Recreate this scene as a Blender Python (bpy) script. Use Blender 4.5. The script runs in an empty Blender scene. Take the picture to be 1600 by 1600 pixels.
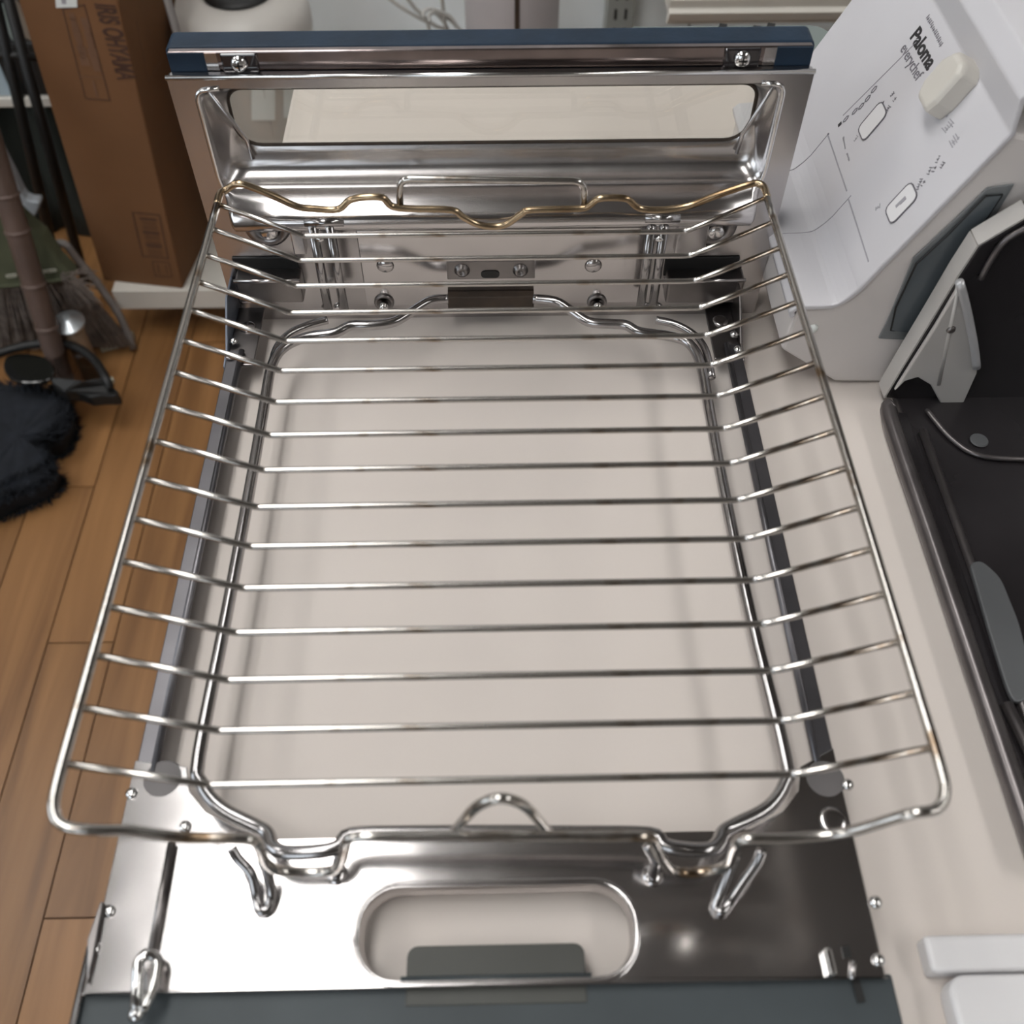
import bpy, bmesh, math, random
from mathutils import Vector, Matrix, noise
R = random.Random(7)
S = bpy.context.scene
COL = S.collection
PI = math.pi

# ------------------------------------------------------------------ camera
H = .42                                   # lens above the table top (table top is z = 0), metres
PITCH = math.radians(52.7)                # below horizontal
YAW = math.radians(1.1)                   # turned a little to the right
FP = 1550.
cam = bpy.data.cameras.new('camera')
co = bpy.data.objects.new('camera', cam)
COL.objects.link(co)
cam.sensor_width = 36
cam.lens = 36 * FP / 1600
cam.clip_start = .02
co.location = (0, 0, H)
co.rotation_euler = (PI / 2 - PITCH, 0, -YAW)
cam.dof.use_dof = True
cam.dof.focus_distance = .60
cam.dof.aperture_fstop = 9.5
S.camera = co

# ------------------------------------------------------------------ world, exposure
w = bpy.data.worlds.new('sky')
S.world = w
w.use_nodes = True
w.node_tree.nodes['Background'].inputs[0].default_value = (.85, .93, 1, 1)
w.node_tree.nodes['Background'].inputs[1].default_value = 3.2
S.view_settings.view_transform = 'Standard'
S.view_settings.look = 'None'
S.view_settings.exposure = -.10
S.view_settings.gamma = 1
CEIL_LIGHT = 13.0
FILL_LIGHT = 11.0  # strength of the added fill lamps

# ------------------------------------------------------------------ where a sight line meets a plane
_f = Vector((math.sin(YAW) * math.cos(PITCH), math.cos(YAW) * math.cos(PITCH), -math.sin(PITCH)))
_r = Vector((math.cos(YAW), -math.sin(YAW), 0))
_u = _r.cross(_f)
def ray(u, v): return _f + _r * ((u - 800) / FP) + _u * ((800 - v) / FP)
def at(u, v, z=0.):
    d = ray(u, v); t = (z - H) / d.z
    return Vector((0, 0, H)) + d * t
def aty(u, v, y):
    d = ray(u, v); t = y / d.y
    return Vector((0, 0, H)) + d * t
def atp(u, v, p, n):
    d = ray(u, v); t = (p - Vector((0, 0, H))).dot(n) / d.dot(n)
    return Vector((0, 0, H)) + d * t

# ------------------------------------------------------------------ materials
def mat(name, col, rough=.5, metal=0., var=0., vscale=20., bump=0., bscale=60., stretch=(1, 1, 1), col2=None, spot=None, coat=0., rvar=0., spec=.5):
    m = bpy.data.materials.new(name); m.use_nodes = True
    nt = m.node_tree; b = nt.nodes['Principled BSDF']; L = nt.links.new
    b.inputs['Base Color'].default_value = (*col, 1)
    b.inputs['Roughness'].default_value = rough
    b.inputs['Metallic'].default_value = metal
    b.inputs['Coat Weight'].default_value = coat
    b.inputs['Specular IOR Level'].default_value = spec
    tc = nt.nodes.new('ShaderNodeTexCoord')
    mp = nt.nodes.new('ShaderNodeMapping'); mp.inputs['Scale'].default_value = stretch
    L(tc.outputs['Object'], mp.inputs['Vector'])
    def ns(sc, det=4):
        n = nt.nodes.new('ShaderNodeTexNoise'); n.inputs['Scale'].default_value = sc; n.inputs['Detail'].default_value = det
        L(mp.outputs[0], n.inputs['Vector']); return n
    if var or col2:
        n = ns(vscale); r = nt.nodes.new('ShaderNodeValToRGB')
        c2 = col2 or tuple(c * (1 - var) for c in col)
        lo, hi = (.35, .65) if spot is None else spot
        r.color_ramp.elements[0].position = lo; r.color_ramp.elements[1].position = hi
        r.color_ramp.elements[0].color = (*c2, 1); r.color_ramp.elements[1].color = (*col, 1)
        L(n.outputs['Fac'], r.inputs[0]); L(r.outputs[0], b.inputs['Base Color'])
    if rvar:
        n = ns(vscale * .7 + 3); mr = nt.nodes.new('ShaderNodeMapRange')
        mr.inputs['To Min'].default_value = max(0, rough - rvar); mr.inputs['To Max'].default_value = rough + rvar
        L(n.outputs['Fac'], mr.inputs[0]); L(mr.outputs[0], b.inputs['Roughness'])
    if bump:
        n = ns(bscale, 2); bp = nt.nodes.new('ShaderNodeBump'); bp.inputs['Strength'].default_value = bump
        bp.inputs['Distance'].default_value = .002
        L(n.outputs['Fac'], bp.inputs['Height']); L(bp.outputs[0], b.inputs['Normal'])
    return m
def emit(name, col, s):
    m = bpy.data.materials.new(name); m.use_nodes = True; nt = m.node_tree
    b = nt.nodes['Principled BSDF']; b.inputs['Emission Color'].default_value = (*col, 1); b.inputs['Emission Strength'].default_value = s
    b.inputs['Base Color'].default_value = (.8, .8, .8, 1)
    return m
def glass(name, tint, refl=.06, rough=.02):
    m = bpy.data.materials.new(name); m.use_nodes = True; nt = m.node_tree; nt.nodes.clear()
    o = nt.nodes.new('ShaderNodeOutputMaterial'); t = nt.nodes.new('ShaderNodeBsdfTransparent'); g = nt.nodes.new('ShaderNodeBsdfGlossy')
    x = nt.nodes.new('ShaderNodeMixShader'); t.inputs[0].default_value = (*tint, 1); g.inputs['Roughness'].default_value = rough
    x.inputs[0].default_value = refl
    nt.links.new(t.outputs[0], x.inputs[1]); nt.links.new(g.outputs[0], x.inputs[2]); nt.links.new(x.outputs[0], o.inputs[0])
    return m
M = {}
M['table'] = mat('cream_tabletop', (.67, .61, .565), .55, var=.05, vscale=6)
M['steel'] = mat('stainless_sheet', (.62, .595, .59), .17, 1, bump=.22, bscale=16, rvar=.05, var=.12, vscale=14)
M['steel_door'] = mat('stainless_pressed_sheet', (.60, .575, .57), .23, 1, bump=.10, bscale=30, rvar=.05, var=.18, vscale=18)
M['steel_dark'] = mat('dull_steel', (.30, .28, .275), .3, 1, bump=.1, bscale=40, var=.3, vscale=25)
M['wire'] = mat('grate_wire', (.54, .515, .485), .19, 1, col2=(.24, .17, .11), spot=(.33, .46), vscale=55)
M['wire_rust'] = mat('heat_tinted_wire', (.42, .32, .21), .24, 1, col2=(.24, .16, .09), spot=(.35, .55), vscale=60)
M['wire_thick'] = mat('frame_wire', (.47, .455, .455), .18, 1, var=.3, vscale=30)
M['chrome'] = mat('bright_screw', (.78, .77, .76), .15, 1, var=.1)
M['navy'] = mat('dark_blue_enamel', (.014, .030, .055), .5, 0, var=.3, vscale=40, spec=.25, bump=.1, bscale=200)
M['blackglass'] = mat('black_glossy_panel', (.02, .016, .018), .08, 0, var=.2, coat=.6)
M['greypaint'] = mat('grey_painted_steel', (.062, .075, .082), .5, 0, var=.25, vscale=14, spec=.3)
M['brownband'] = mat('brown_tinted_steel_band', (.30, .25, .24), .16, 1, var=.35, vscale=30, bump=.1, bscale=50)
M['greypaint2'] = mat('grey_painted_tab', (.06, .062, .055), .5, 0, var=.2, vscale=14)
M['bracketblue'] = mat('blue_grey_steel', (.16, .18, .22), .4, .4, var=.2)
M['dullgrey'] = mat('dull_grey_boss', (.16, .15, .15), .6, .3, var=.2)
M['rail'] = mat('rail_steel', (.17, .165, .175), .35, .9, var=.25, vscale=25)
M['black'] = mat('matt_black', (.008, .008, .008), .5, var=.2)
M['glass'] = glass('clear_oven_glass', (.93, .93, .91), .05)
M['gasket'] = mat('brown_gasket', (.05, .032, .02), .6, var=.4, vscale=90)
M['white'] = mat('white_enamel', (.58, .57, .595), .3, 0, var=.03, coat=.2)
M['white2'] = mat('white_plastic', (.70, .69, .70), .35, 0, var=.03)
M['beigeside'] = mat('grey_beige_case', (.66, .62, .60), .45, 0, var=.05)
M['knob'] = mat('ivory_knob', (.58, .55, .50), .4, 0, var=.05)
M['slate'] = mat('slate_window', (.085, .10, .11), .3, 0, var=.15, coat=.2)
M['slate2'] = mat('slate_window_border', (.17, .18, .185), .35, 0, var=.1)
M['print'] = mat('grey_print', (.16, .15, .17), .6, var=.1)
M['printlight'] = mat('pale_grey_print', (.34, .33, .36), .6, var=.1)
M['printdark'] = mat('dark_print', (.02, .018, .02), .6, var=.1)
M['panblack'] = mat('black_enamel', (.028, .025, .027), .24, .2, bump=.15, bscale=24, var=.35, vscale=12)
M['panrim'] = mat('worn_dark_rim', (.17, .155, .155), .28, .75, bump=.1, bscale=30, var=.3, vscale=30)
M['pangrey'] = mat('grey_stamped_relief', (.13, .135, .14), .4, .3, var=.2, vscale=10)
M['bracket'] = mat('grey_bracket', (.48, .46, .44), .4, .1, var=.1)
M['bracketedge'] = mat('pale_bracket_edge', (.5, .5, .51), .3, .3, var=.1)
M['card'] = mat('brown_cardboard', (.19, .093, .043), .8, var=.14, vscale=7, bump=.08, bscale=300, spec=.2)
M['cardprint'] = mat('dark_brown_print', (.07, .03, .017), .8, var=.2)
M['cardprint2'] = mat('faded_brown_print', (.17, .085, .045), .8, var=.2)
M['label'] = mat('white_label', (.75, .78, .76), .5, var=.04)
M['shelfcream'] = mat('cream_shelf_steel', (.68, .65, .59), .45, var=.06)
M['panelblue'] = mat('pale_back_panel', (.86, .90, .92), .5, var=.03)
M['upright'] = mat('grey_slotted_steel', (.33, .34, .32), .45, .1, var=.08)
M['greengrey'] = mat('grey_green_board', (.20, .235, .225), .55, var=.06)
M['mauve'] = mat('mauve_grey_plastic', (.40, .37, .37), .4, var=.04)
M['ivory'] = mat('ivory_plastic', (.55, .52, .48), .4, var=.04)
M['cord'] = mat('white_cord', (.55, .54, .51), .5, var=.05)
M['wall'] = mat('painted_wall', (.34, .32, .30), .8, var=.05, vscale=3)
M['ceil'] = mat('ceiling_board', (.17, .155, .145), .8, var=.15, vscale=3)
M['olive'] = mat('olive_cloth', (.07, .075, .04), .9, var=.25, vscale=30, bump=.4, bscale=300)
M['bristle'] = mat('broom_bristle', (.22, .18, .155), .8, var=.45, vscale=90)
M['bamboo'] = mat('brown_bamboo', (.12, .08, .065), .5, var=.3, vscale=18)
M['thread'] = mat('pale_thread', (.45, .44, .36), .8, var=.1)
M['greyrod'] = mat('grey_rod', (.23, .21, .20), .5, var=.2)
M['alu'] = mat('spun_aluminium', (.62, .66, .69), .3, .85, var=.06)
M['tan'] = mat('tan_pole', (.28, .18, .11), .6, var=.2)
M['navyfur'] = mat('navy_pile', (.012, .015, .022), .95, var=.4, vscale=60)
M['greenboard'] = mat('dark_green_cloth', (.018, .024, .02), .85, var=.3, vscale=12)
M['tint'] = mat('black_lens', (.006, .006, .006), .15, 0, coat=.5)
M['lensclear'] = glass('tinted_lens', (.62, .58, .55), .06)
M['paleblue'] = mat('pale_blue_panel', (.42, .52, .58), .5, var=.05)
M['whitepl'] = mat('white_dustpan', (.40, .43, .46), .45, var=.05)
M['bladeb'] = mat('beige_blade', (.34, .28, .22), .6, var=.1)
M['bladeg'] = mat('grey_green_blade', (.25, .30, .28), .6, var=.1)
M['lampframe'] = mat('lamp_frame', (.7, .7, .7), .5, var=.03)
M['lamp'] = emit('lit_diffuser', (1, .985, .96), CEIL_LIGHT)
M['lampfill'] = emit('fill_diffuser', (1, .985, .96), FILL_LIGHT)  # glow of the fill lamps only
def wood():
    m = bpy.data.materials.new('honey_wood_plank'); m.use_nodes = True; nt = m.node_tree; b = nt.nodes['Principled BSDF']; L = nt.links.new
    oi = nt.nodes.new('ShaderNodeObjectInfo'); tc = nt.nodes.new('ShaderNodeTexCoord')
    mp = nt.nodes.new('ShaderNodeMapping'); mp.inputs['Scale'].default_value = (28, 2.2, 10)
    add = nt.nodes.new('ShaderNodeVectorMath'); add.operation = 'ADD'
    cmb = nt.nodes.new('ShaderNodeCombineXYZ'); mul = nt.nodes.new('ShaderNodeMath'); mul.operation = 'MULTIPLY'; mul.inputs[1].default_value = 9
    L(oi.outputs['Random'], mul.inputs[0]); L(mul.outputs[0], cmb.inputs[0]); L(mul.outputs[0], cmb.inputs[1])
    L(tc.outputs['Object'], add.inputs[0]); L(cmb.outputs[0], add.inputs[1]); L(add.outputs[0], mp.inputs['Vector'])
    n = nt.nodes.new('ShaderNodeTexNoise'); n.inputs['Scale'].default_value = 1; n.inputs['Detail'].default_value = 7; n.inputs['Distortion'].default_value = .6
    L(mp.outputs[0], n.inputs['Vector'])
    r = nt.nodes.new('ShaderNodeValToRGB'); r.color_ramp.elements[0].position = .3; r.color_ramp.elements[1].position = .72
    r.color_ramp.elements[0].color = (.19, .088, .031, 1); r.color_ramp.elements[1].color = (.38, .19, .072, 1)
    L(n.outputs['Fac'], r.inputs[0])
    hs = nt.nodes.new('ShaderNodeHueSaturation'); mr = nt.nodes.new('ShaderNodeMapRange'); mr.inputs['To Min'].default_value = .86; mr.inputs['To Max'].default_value = 1.14
    L(oi.outputs['Random'], mr.inputs[0]); L(mr.outputs[0], hs.inputs['Value']); L(r.outputs[0], hs.inputs['Color']); L(hs.outputs[0], b.inputs['Base Color'])
    b.inputs['Roughness'].default_value = .38
    return m
M['wood'] = wood()
M['gap'] = mat('dark_seam', (.05, .03, .015), .8, var=.2)

# ------------------------------------------------------------------ builders (all take world coordinates)
WL = {}
def place(o, me, verts, parent, name):
    c = Vector((0, 0, 0))
    lo = Vector([min(v[i] for v in verts) for i in range(3)]); hi = Vector([max(v[i] for v in verts) for i in range(3)])
    c = (lo + hi) / 2
    for v in me.vertices: v.co -= c
    pl = WL[parent.name] if parent else Vector((0, 0, 0))
    o.location = c - pl
    if parent: o.parent = parent
    WL[o.name] = c
def obj(name, vf, m, parent=None, smooth=False, bevel=0., sub=0, seg=2):
    verts, faces = vf
    verts = [Vector(v) for v in verts]
    me = bpy.data.meshes.new(name); me.from_pydata(verts, [], faces); me.materials.append(M[m] if isinstance(m, str) else m)
    bm = bmesh.new(); bm.from_mesh(me); bmesh.ops.recalc_face_normals(bm, faces=bm.faces); bm.to_mesh(me); bm.free()
    o = bpy.data.objects.new(name, me); COL.objects.link(o)
    place(o, me, verts, parent, name)
    if smooth: me.polygons.foreach_set('use_smooth', [True] * len(me.polygons))
    if bevel:
        b = o.modifiers.new('bevel', 'BEVEL'); b.width = bevel; b.segments = seg; b.limit_method = 'ANGLE'; b.angle_limit = .6
    if sub:
        s = o.modifiers.new('sub', 'SUBSURF'); s.levels = s.render_levels = sub
    return o
def thing(name, loc, label, cat, group=None):
    o = bpy.data.objects.new(name, None); COL.objects.link(o); o.location = loc; o.empty_display_size = .05
    WL[o.name] = Vector(loc)
    return tag(o, label, cat, group)
def tag(o, label, cat, group=None):
    o['label'] = label; o['category'] = cat
    if group: o['group'] = group
    return o
def struct(o): o['kind'] = 'structure'; return o
def join(*vfs):
    V = []; F = []
    for v, f in vfs:
        k = len(V); V += [Vector(a) for a in v]; F += [tuple(i + k for i in q) for q in f]
    return V, F
def box(x0, x1, y0, y1, z0, z1):
    V = [(x, y, z) for z in (z0, z1) for y in (y0, y1) for x in (x0, x1)]
    return V, [(0, 2, 3, 1), (4, 5, 7, 6), (0, 1, 5, 4), (2, 6, 7, 3), (0, 4, 6, 2), (1, 3, 7, 5)]
def prism(pts, ext):
    ext = Vector(ext); n = len(pts); P = [Vector(p) for p in pts]
    V = P + [p + ext for p in P]
    F = [tuple(range(n))[::-1], tuple(range(n, 2 * n))] + [(i, (i + 1) % n, n + (i + 1) % n, n + i) for i in range(n)]
    return V, F
def spline(pts, n=5, closed=False):
    P = [Vector(p) for p in pts]; out = []; N = len(P)
    for i in range(N if closed else N - 1):
        a = P[(i - 1) % N] if closed or i > 0 else P[0]; b = P[i]; c = P[(i + 1) % N]
        d = P[(i + 2) % N] if closed or i + 2 < N else P[-1]
        for k in range(n):
            t = k / n
            out.append(.5 * ((2 * b) + (c - a) * t + (2 * a - 5 * b + 4 * c - d) * t * t + (3 * b - a - 3 * c + d) * t ** 3))
    if not closed: out.append(P[-1])
    return out
def fillet(pts, r, n=4, closed=False):
    P = [Vector(p) for p in pts]; out = []; N = len(P)
    for i in range(N):
        if not closed and i in (0, N - 1): out.append(P[i]); continue
        a = P[(i - 1) % N]; b = P[i]; c = P[(i + 1) % N]
        d1 = (a - b); d2 = (c - b); rr = min(r, d1.length * .48, d2.length * .48)
        p = b + d1.normalized() * rr; q = b + d2.normalized() * rr
        for k in range(n + 1):
            t = k / n; out.append(p * (1 - t) ** 2 + b * 2 * t * (1 - t) + q * t * t)
    return out
def tube(pts, r, sides=8, closed=False, caps=True, rr=None):
    P = [Vector(p) for p in pts]; N = len(P); V = []; F = []
    up = None; prev = None
    for i in range(N):
        a = P[(i - 1) % N] if (closed or i > 0) else P[0]; c = P[(i + 1) % N] if (closed or i < N - 1) else P[-1]
        t = (c - a).normalized()
        if up is None:
            up = Vector((0, 0, 1)) if abs(t.z) < .9 else Vector((0, 1, 0))
        up = (up - t * up.dot(t)).normalized(); s = t.cross(up)
        rad = rr[i] if rr else r
        for k in range(sides):
            an = 2 * PI * k / sides
            V.append(P[i] + up * (math.cos(an) * rad) + s * (math.sin(an) * rad))
    for i in range(N if closed else N - 1):
        for k in range(sides):
            j = (i + 1) % N
            F.append((i * sides + k, i * sides + (k + 1) % sides, j * sides + (k + 1) % sides, j * sides + k))
    if caps and not closed:
        F.append(tuple(range(sides))[::-1]); F.append(tuple((N - 1) * sides + k for k in range(sides)))
    return V, F
def lathe(prof, c, axis=(0, 0, 1), sides=24, up=None):
    """prof = (radius, height) pairs along axis from c."""
    ax = Vector(axis).normalized(); u = ax.orthogonal().normalized(); s = ax.cross(u); c = Vector(c); V = []; F = []
    for r, h in prof:
        for k in range(sides):
            an = 2 * PI * k / sides; V.append(c + ax * h + (u * math.cos(an) + s * math.sin(an)) * max(r, 1e-5))
    for i in range(len(prof) - 1):
        for k in range(sides):
            F.append((i * sides + k, i * sides + (k + 1) % sides, (i + 1) * sides + (k + 1) % sides, (i + 1) * sides + k))
    F.append(tuple(range(sides))[::-1]); F.append(tuple((len(prof) - 1) * sides + k for k in range(sides)))
    return V, F
def rrect(cx, cy, hx, hy, r, n=5):
    """rounded rectangle in 2D, 4*(n+1) points, counter-clockwise from the right-top corner; r may be 4 radii."""
    rs = r if isinstance(r, (tuple, list)) else (r,) * 4
    out = []
    for q, (sx, sy) in enumerate(((1, 1), (-1, 1), (-1, -1), (1, -1))):
        rad = rs[q]
        for k in range(n + 1):
            a = PI / 2 * q + PI / 2 * k / n
            out.append((cx + sx * (hx - rad) + rad * math.cos(a), cy + sy * (hy - rad) + rad * math.sin(a)))
    return out
def bridge(loops, closed_first=False, closed_last=False):
    V = []; F = []; n = len(loops[0])
    for l in loops: V += [Vector(p) for p in l]
    for i in range(len(loops) - 1):
        for k in range(n): F.append((i * n + k, i * n + (k + 1) % n, (i + 1) * n + (k + 1) % n, (i + 1) * n + k))
    if closed_last: F.append(tuple((len(loops) - 1) * n + k for k in range(n)))
    if closed_first: F.append(tuple(range(n))[::-1])
    return V, F
def plate_hole(outer, inner, z0, z1):
    """flat plate between an outer and an inner outline with the same number of 2D points."""
    n = len(outer); V = []
    for z in (z0, z1):
        V += [(x, y, z) for x, y in outer]; V += [(x, y, z) for x, y in inner]
    F = []
    for k in range(n):
        j = (k + 1) % n
        F += [(k, j, n + j, n + k), (2 * n + k, 3 * n + k, 3 * n + j, 2 * n + j), (k, 2 * n + k, 2 * n + j, j), (n + k, n + j, 3 * n + j, 3 * n + k)]
    return V, F
def text_mesh(s, size, origin, right, upv, thick=.0002, bold=False, sx=1.):
    cu = bpy.data.curves.new('glyphs', 'FONT'); cu.body = s; cu.size = size; cu.extrude = thick; cu.align_x = 'CENTER'; cu.align_y = 'CENTER'
    if bold: cu.offset = size * .03
    o = bpy.data.objects.new('glyphs', cu); COL.objects.link(o)
    dg = bpy.context.evaluated_depsgraph_get(); me = bpy.data.meshes.new_from_object(o.evaluated_get(dg))
    V = []; right = Vector(right).normalized(); upv = Vector(upv); upv = (upv - right * upv.dot(right)).normalized(); nr = right.cross(upv)
    for v in me.vertices: V.append(Vector(origin) + right * v.co.x * sx + upv * v.co.y + nr * v.co.z)
    F = [tuple(p.vertices) for p in me.polygons]
    bpy.data.objects.remove(o); bpy.data.curves.remove(cu); bpy.data.meshes.remove(me)
    return V, F
def slab_on(pts, n, t):
    """thin raised outline lying on a plane with normal n."""
    n = Vector(n).normalized()
    return prism([Vector(p) - n * .0002 for p in pts], n * (t + .0002))
def linestrip(pts, n, wd, t, closed=False):
    """narrow raised line along pts on a plane with normal n."""
    n = Vector(n).normalized(); out = []
    P = [Vector(p) for p in pts]
    for i in range(len(P) if closed else len(P) - 1):
        a = P[i]; b = P[(i + 1) % len(P)]; d = (b - a).normalized(); s = d.cross(n) * wd / 2
        a2 = a - d * wd / 2; b2 = b + d * wd / 2
        out.append(prism([a2 - s, b2 - s, b2 + s, a2 + s], n * t))
    return join(*out)

# ------------------------------------------------------------------ room
FZ = -.70
CZ = 1.80
fl = struct(obj('floor', box(-2.6, 2.6, -2.6, 1.75, FZ - .06, FZ - .012), 'gap'))
pw = .086
k = 0
plank_me = {}
joints = {-.673: .911, -.587: .652, -.501: 1.21, -.415: .83}
x = -.587 - pw * 9
i = 0
while x < .35:
    xr = round(x, 3)
    jy = next((v for kk, v in joints.items() if abs(kk - x) < .01), .25 + (i * .37) % .9)
    y = jy - .9 * 3
    while y < 1.74:
        y0, y1 = max(y, -1.2), min(y + .9, 1.74)
        if y1 - y0 > .05:
            o = obj('plank', box(x + .0009, x + pw - .0009, y0 + .0009, y1 - .0009, FZ - .012, FZ), 'wood', fl)
        y += .9
    x += pw; i += 1
struct(obj('ceiling', box(-2.6, 2.6, -2.6, 1.75, CZ, CZ + .05), 'ceil'))
def wall_with_hole(name, ax, pos, a0, a1, holes, th=.08):
    """wall across one axis; holes = list of (a0,a1,z0,z1) side by side."""
    parts = []; cur = a0
    def bx(p, q, z0, z1):
        if ax == 'x': parts.append(box(pos, pos + th, p, q, z0, z1))
        else: parts.append(box(p, q, pos, pos + th, z0, z1))
    for h in sorted(holes):
        bx(cur, h[0], FZ, CZ); bx(h[0], h[1], FZ, h[2]); bx(h[0], h[1], h[3], CZ); cur = h[1]
    bx(cur, a1, FZ, CZ)
    return struct(obj(name, join(*parts), 'wall'))
wall_with_hole('wall_left', 'x', -2.6, -2.6, 1.75, [(-.9, .5, .1, 1.45)])
wall_with_hole('wall_front', 'y', -2.6, -2.6, 2.6, [(-1.9, -.5, .1, 1.5)])
wall_with_hole('wall_right', 'x', 2.52, -2.6, 1.75, [])
wall_with_hole('wall_back', 'y', 1.75, -2.6, 2.6, [])
def window(name, pts_box, bars):
    o = struct(obj(name, join(*[box(*b) for b in bars]), 'lampframe'))
    return o
window('window_1', None, [(-2.58, -2.54, -.9, -.86, .1, 1.45), (-2.58, -2.54, .46, .5, .1, 1.45), (-2.58, -2.54, -.22, -.18, .1, 1.45), (-2.58, -2.54, -.86, .46, .1, .14), (-2.58, -2.54, -.86, .46, 1.41, 1.45)])
window('window_2', None, [(-1.9, -1.86, -2.58, -2.54, .1, 1.5), (-.54, -.5, -2.58, -2.54, .1, 1.5), (-1.22, -1.18, -2.58, -2.54, .1, 1.5), (-1.86, -.54, -2.58, -2.54, .1, .14), (-1.86, -.54, -2.58, -2.54, 1.46, 1.5)])
def lamp(x0, x1, y0, y1, label, m):
    t = thing('ceiling_light', ((x0 + x1) / 2, (y0 + y1) / 2, CZ), label, 'light', 'lights on the ceiling')
    obj('lamp_frame', join(box(x0 - .02, x1 + .02, y0 - .02, y1 + .02, CZ - .03, CZ - .001)), 'lampframe', t)
    wd = (x1 - x0)
    for a, b in ((x0, x0 + wd * .40), (x1 - wd * .40, x1)):
        obj('diffuser', box(a, b, y0, y1, CZ - .045, CZ - .028), m, t)
lamp(-.62, -.28, -.55, 1.45, 'ceiling light with two lit strips ahead of the grill, above the frame', 'lamp')
lamp(-2.1, -1.4, .75, 1.35, 'added fill light on the ceiling over the back left corner of the shop', 'lampfill')  # unseen lamp added to brighten the back panel
lamp(-2.1, -1.8, -1.6, -.4, 'added fill light on the ceiling near the left window, behind the camera', 'lampfill')  # unseen lamp added as fill from behind the camera
lamp(1.5, 1.8, -1.4, .6, 'added fill light on the ceiling over the right side of the shop', 'lampfill')  # unseen lamp added as soft fill from the right

# ------------------------------------------------------------------ table
TX0 = -.1585
tb = thing('display_table', (.5, .2, FZ), 'cream topped display table under the grill drawer and stove', 'table')
obj('tabletop', box(TX0, 1.05, -.35, .822, -.03, 0), 'table', tb, bevel=.002)
for lx in (TX0 + .05, .98):
    for ly in (-.28, .77):
        obj('leg', box(lx - .02, lx + .02, ly - .02, ly + .02, FZ, -.03), 'shelfcream', tb, bevel=.003)

# ------------------------------------------------------------------ shop shelving behind
sh = thing('shop_shelving', (0, 1.45, FZ), 'cream steel shop shelving with pale panel behind the table', 'shelving')
DZ = -.60
dk = obj('base_deck', join(box(-.60, 1.4, 1.222, 1.60, DZ - .002, DZ), box(-.60, 1.4, 1.220, 1.224, DZ - .036, DZ)), 'shelfcream', sh, bevel=.001)
obj('kick_plate', box(-.58, 1.4, 1.30, 1.31, FZ, DZ - .036), 'upright', sh)
holes = []
hx = -.42
while hx < -.2:
    holes.append(box(hx, hx + .006, 1.30, 1.304, DZ, DZ + .0006)); hx += .013
o = obj('deck_perforation', join(*holes), 'black', sh)
seams = [.32]
for a, b in ((-.66, .317), (.323, 1.4)):
    obj('back_panel', box(a, b, 1.60, 1.615, FZ + .02, .9), 'panelblue', sh, bevel=.001)
ux = aty(968, 20, 1.57).x
up = obj('upright', box(ux - .022, ux + .022, 1.555, 1.595, FZ, .9), 'upright', sh, bevel=.002)
sl = []
zz = -.5
while zz < .8:
    for dx in (-.008, .008): sl.append(box(ux + dx - .002, ux + dx + .002, 1.5542, 1.5556, zz, zz + .016))
    zz += .03
obj('slot', join(*sl), 'black', up)
# pale window reflections left of the table edge are patches on the bin
# hanging shelf with price rail (top right)
hs = thing('hanging_shelf', (.4, 1.2, -.17), 'cream shelf with ridged price rail at top right, behind the stove', 'shelf')
a = aty(1041, 38, 1.15); b = aty(1420, 44, 1.15)
obj('shelf_board', box(a.x, .95, 1.15, 1.55, a.z + .012, a.z + .03), 'shelfcream', hs, bevel=.001)
zr = a.z
pr = [(1.150, zr), (1.150, zr + .004), (1.143, zr + .007), (1.138, zr + .018), (1.143, zr + .022), (1.141, zr + .032), (1.150, zr + .034), (1.155, zr + .034), (1.155, zr)]
obj('price_rail', prism([(a.x, y, z) for y, z in pr], (.95 - a.x, 0, 0)), 'shelfcream', hs, bevel=.0008)
# grey-green board below that shelf
tx0 = at(988, 50, .008).x; tx1 = at(1308, 80, .008).x
tt = [(x_, y_, .0005) for x_, y_ in rrect((tx0 + tx1) / 2, .788, (tx1 - tx0) / 2, .031, (.016, .003, .003, .010), 5)]
tr = tag(obj('tray', prism(tt, (0, 0, .008)), 'greengrey', bevel=.001), 'grey-green tray with rounded corner on the table behind the right end of the door', 'tray')
for uu, vv in ((1125, 55), (1178, 58), (1200, 54)):
    p = at(uu, vv, .0087)
    obj('clip', prism([p + Vector((-.004, -.004, 0)), p + Vector((.003, -.006, 0)), p + Vector((.006, .006, 0)), p + Vector((0, .008, 0))], (0, 0, .006)), 'black', tr)
# cardboard box
cb = thing('cardboard_box', (-.55, 1.3, DZ), 'tall brown cardboard box printed IRIS OHYAMA, standing left of the grill', 'box')
LEAN = Vector((.085, 0, 1)).normalized()
b0 = Vector((-.618, 1.247, DZ)); b1 = Vector((-.490, 1.224, DZ)); dy = Vector((.03, .22, 0))
hgt = .78
lid = obj('carton', prism([b0, b1, b1 + dy, b0 + dy], LEAN * hgt), 'card', cb, bevel=.002)
rx = (b1 - b0).normalized(); nf = rx.cross(LEAN).normalized()
if nf.y > 0: nf = -nf
def onbox(u, v, off=.0): return atp(u, v, b0, nf) + nf * off
c0 = onbox(176, 60, .0004)
bt = onbox(201, 122); tp = onbox(152, -10)
rd = (onbox(196, 118) - onbox(160, -2)).normalized()
L_ = (onbox(196, 118) - onbox(160, -2)).length
vf = text_mesh('IRIS OHYAMA', .040, (0, 0, 0), rd, rx, bold=True)
ln = max((v.dot(rd) for v in vf[0])) - min((v.dot(rd) for v in vf[0])); sc = L_ / ln
vf = text_mesh('IRIS OHYAMA', .036, onbox(180, 67, .0004), rd, rx, bold=True, sx=sc * 40 / 36)
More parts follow.
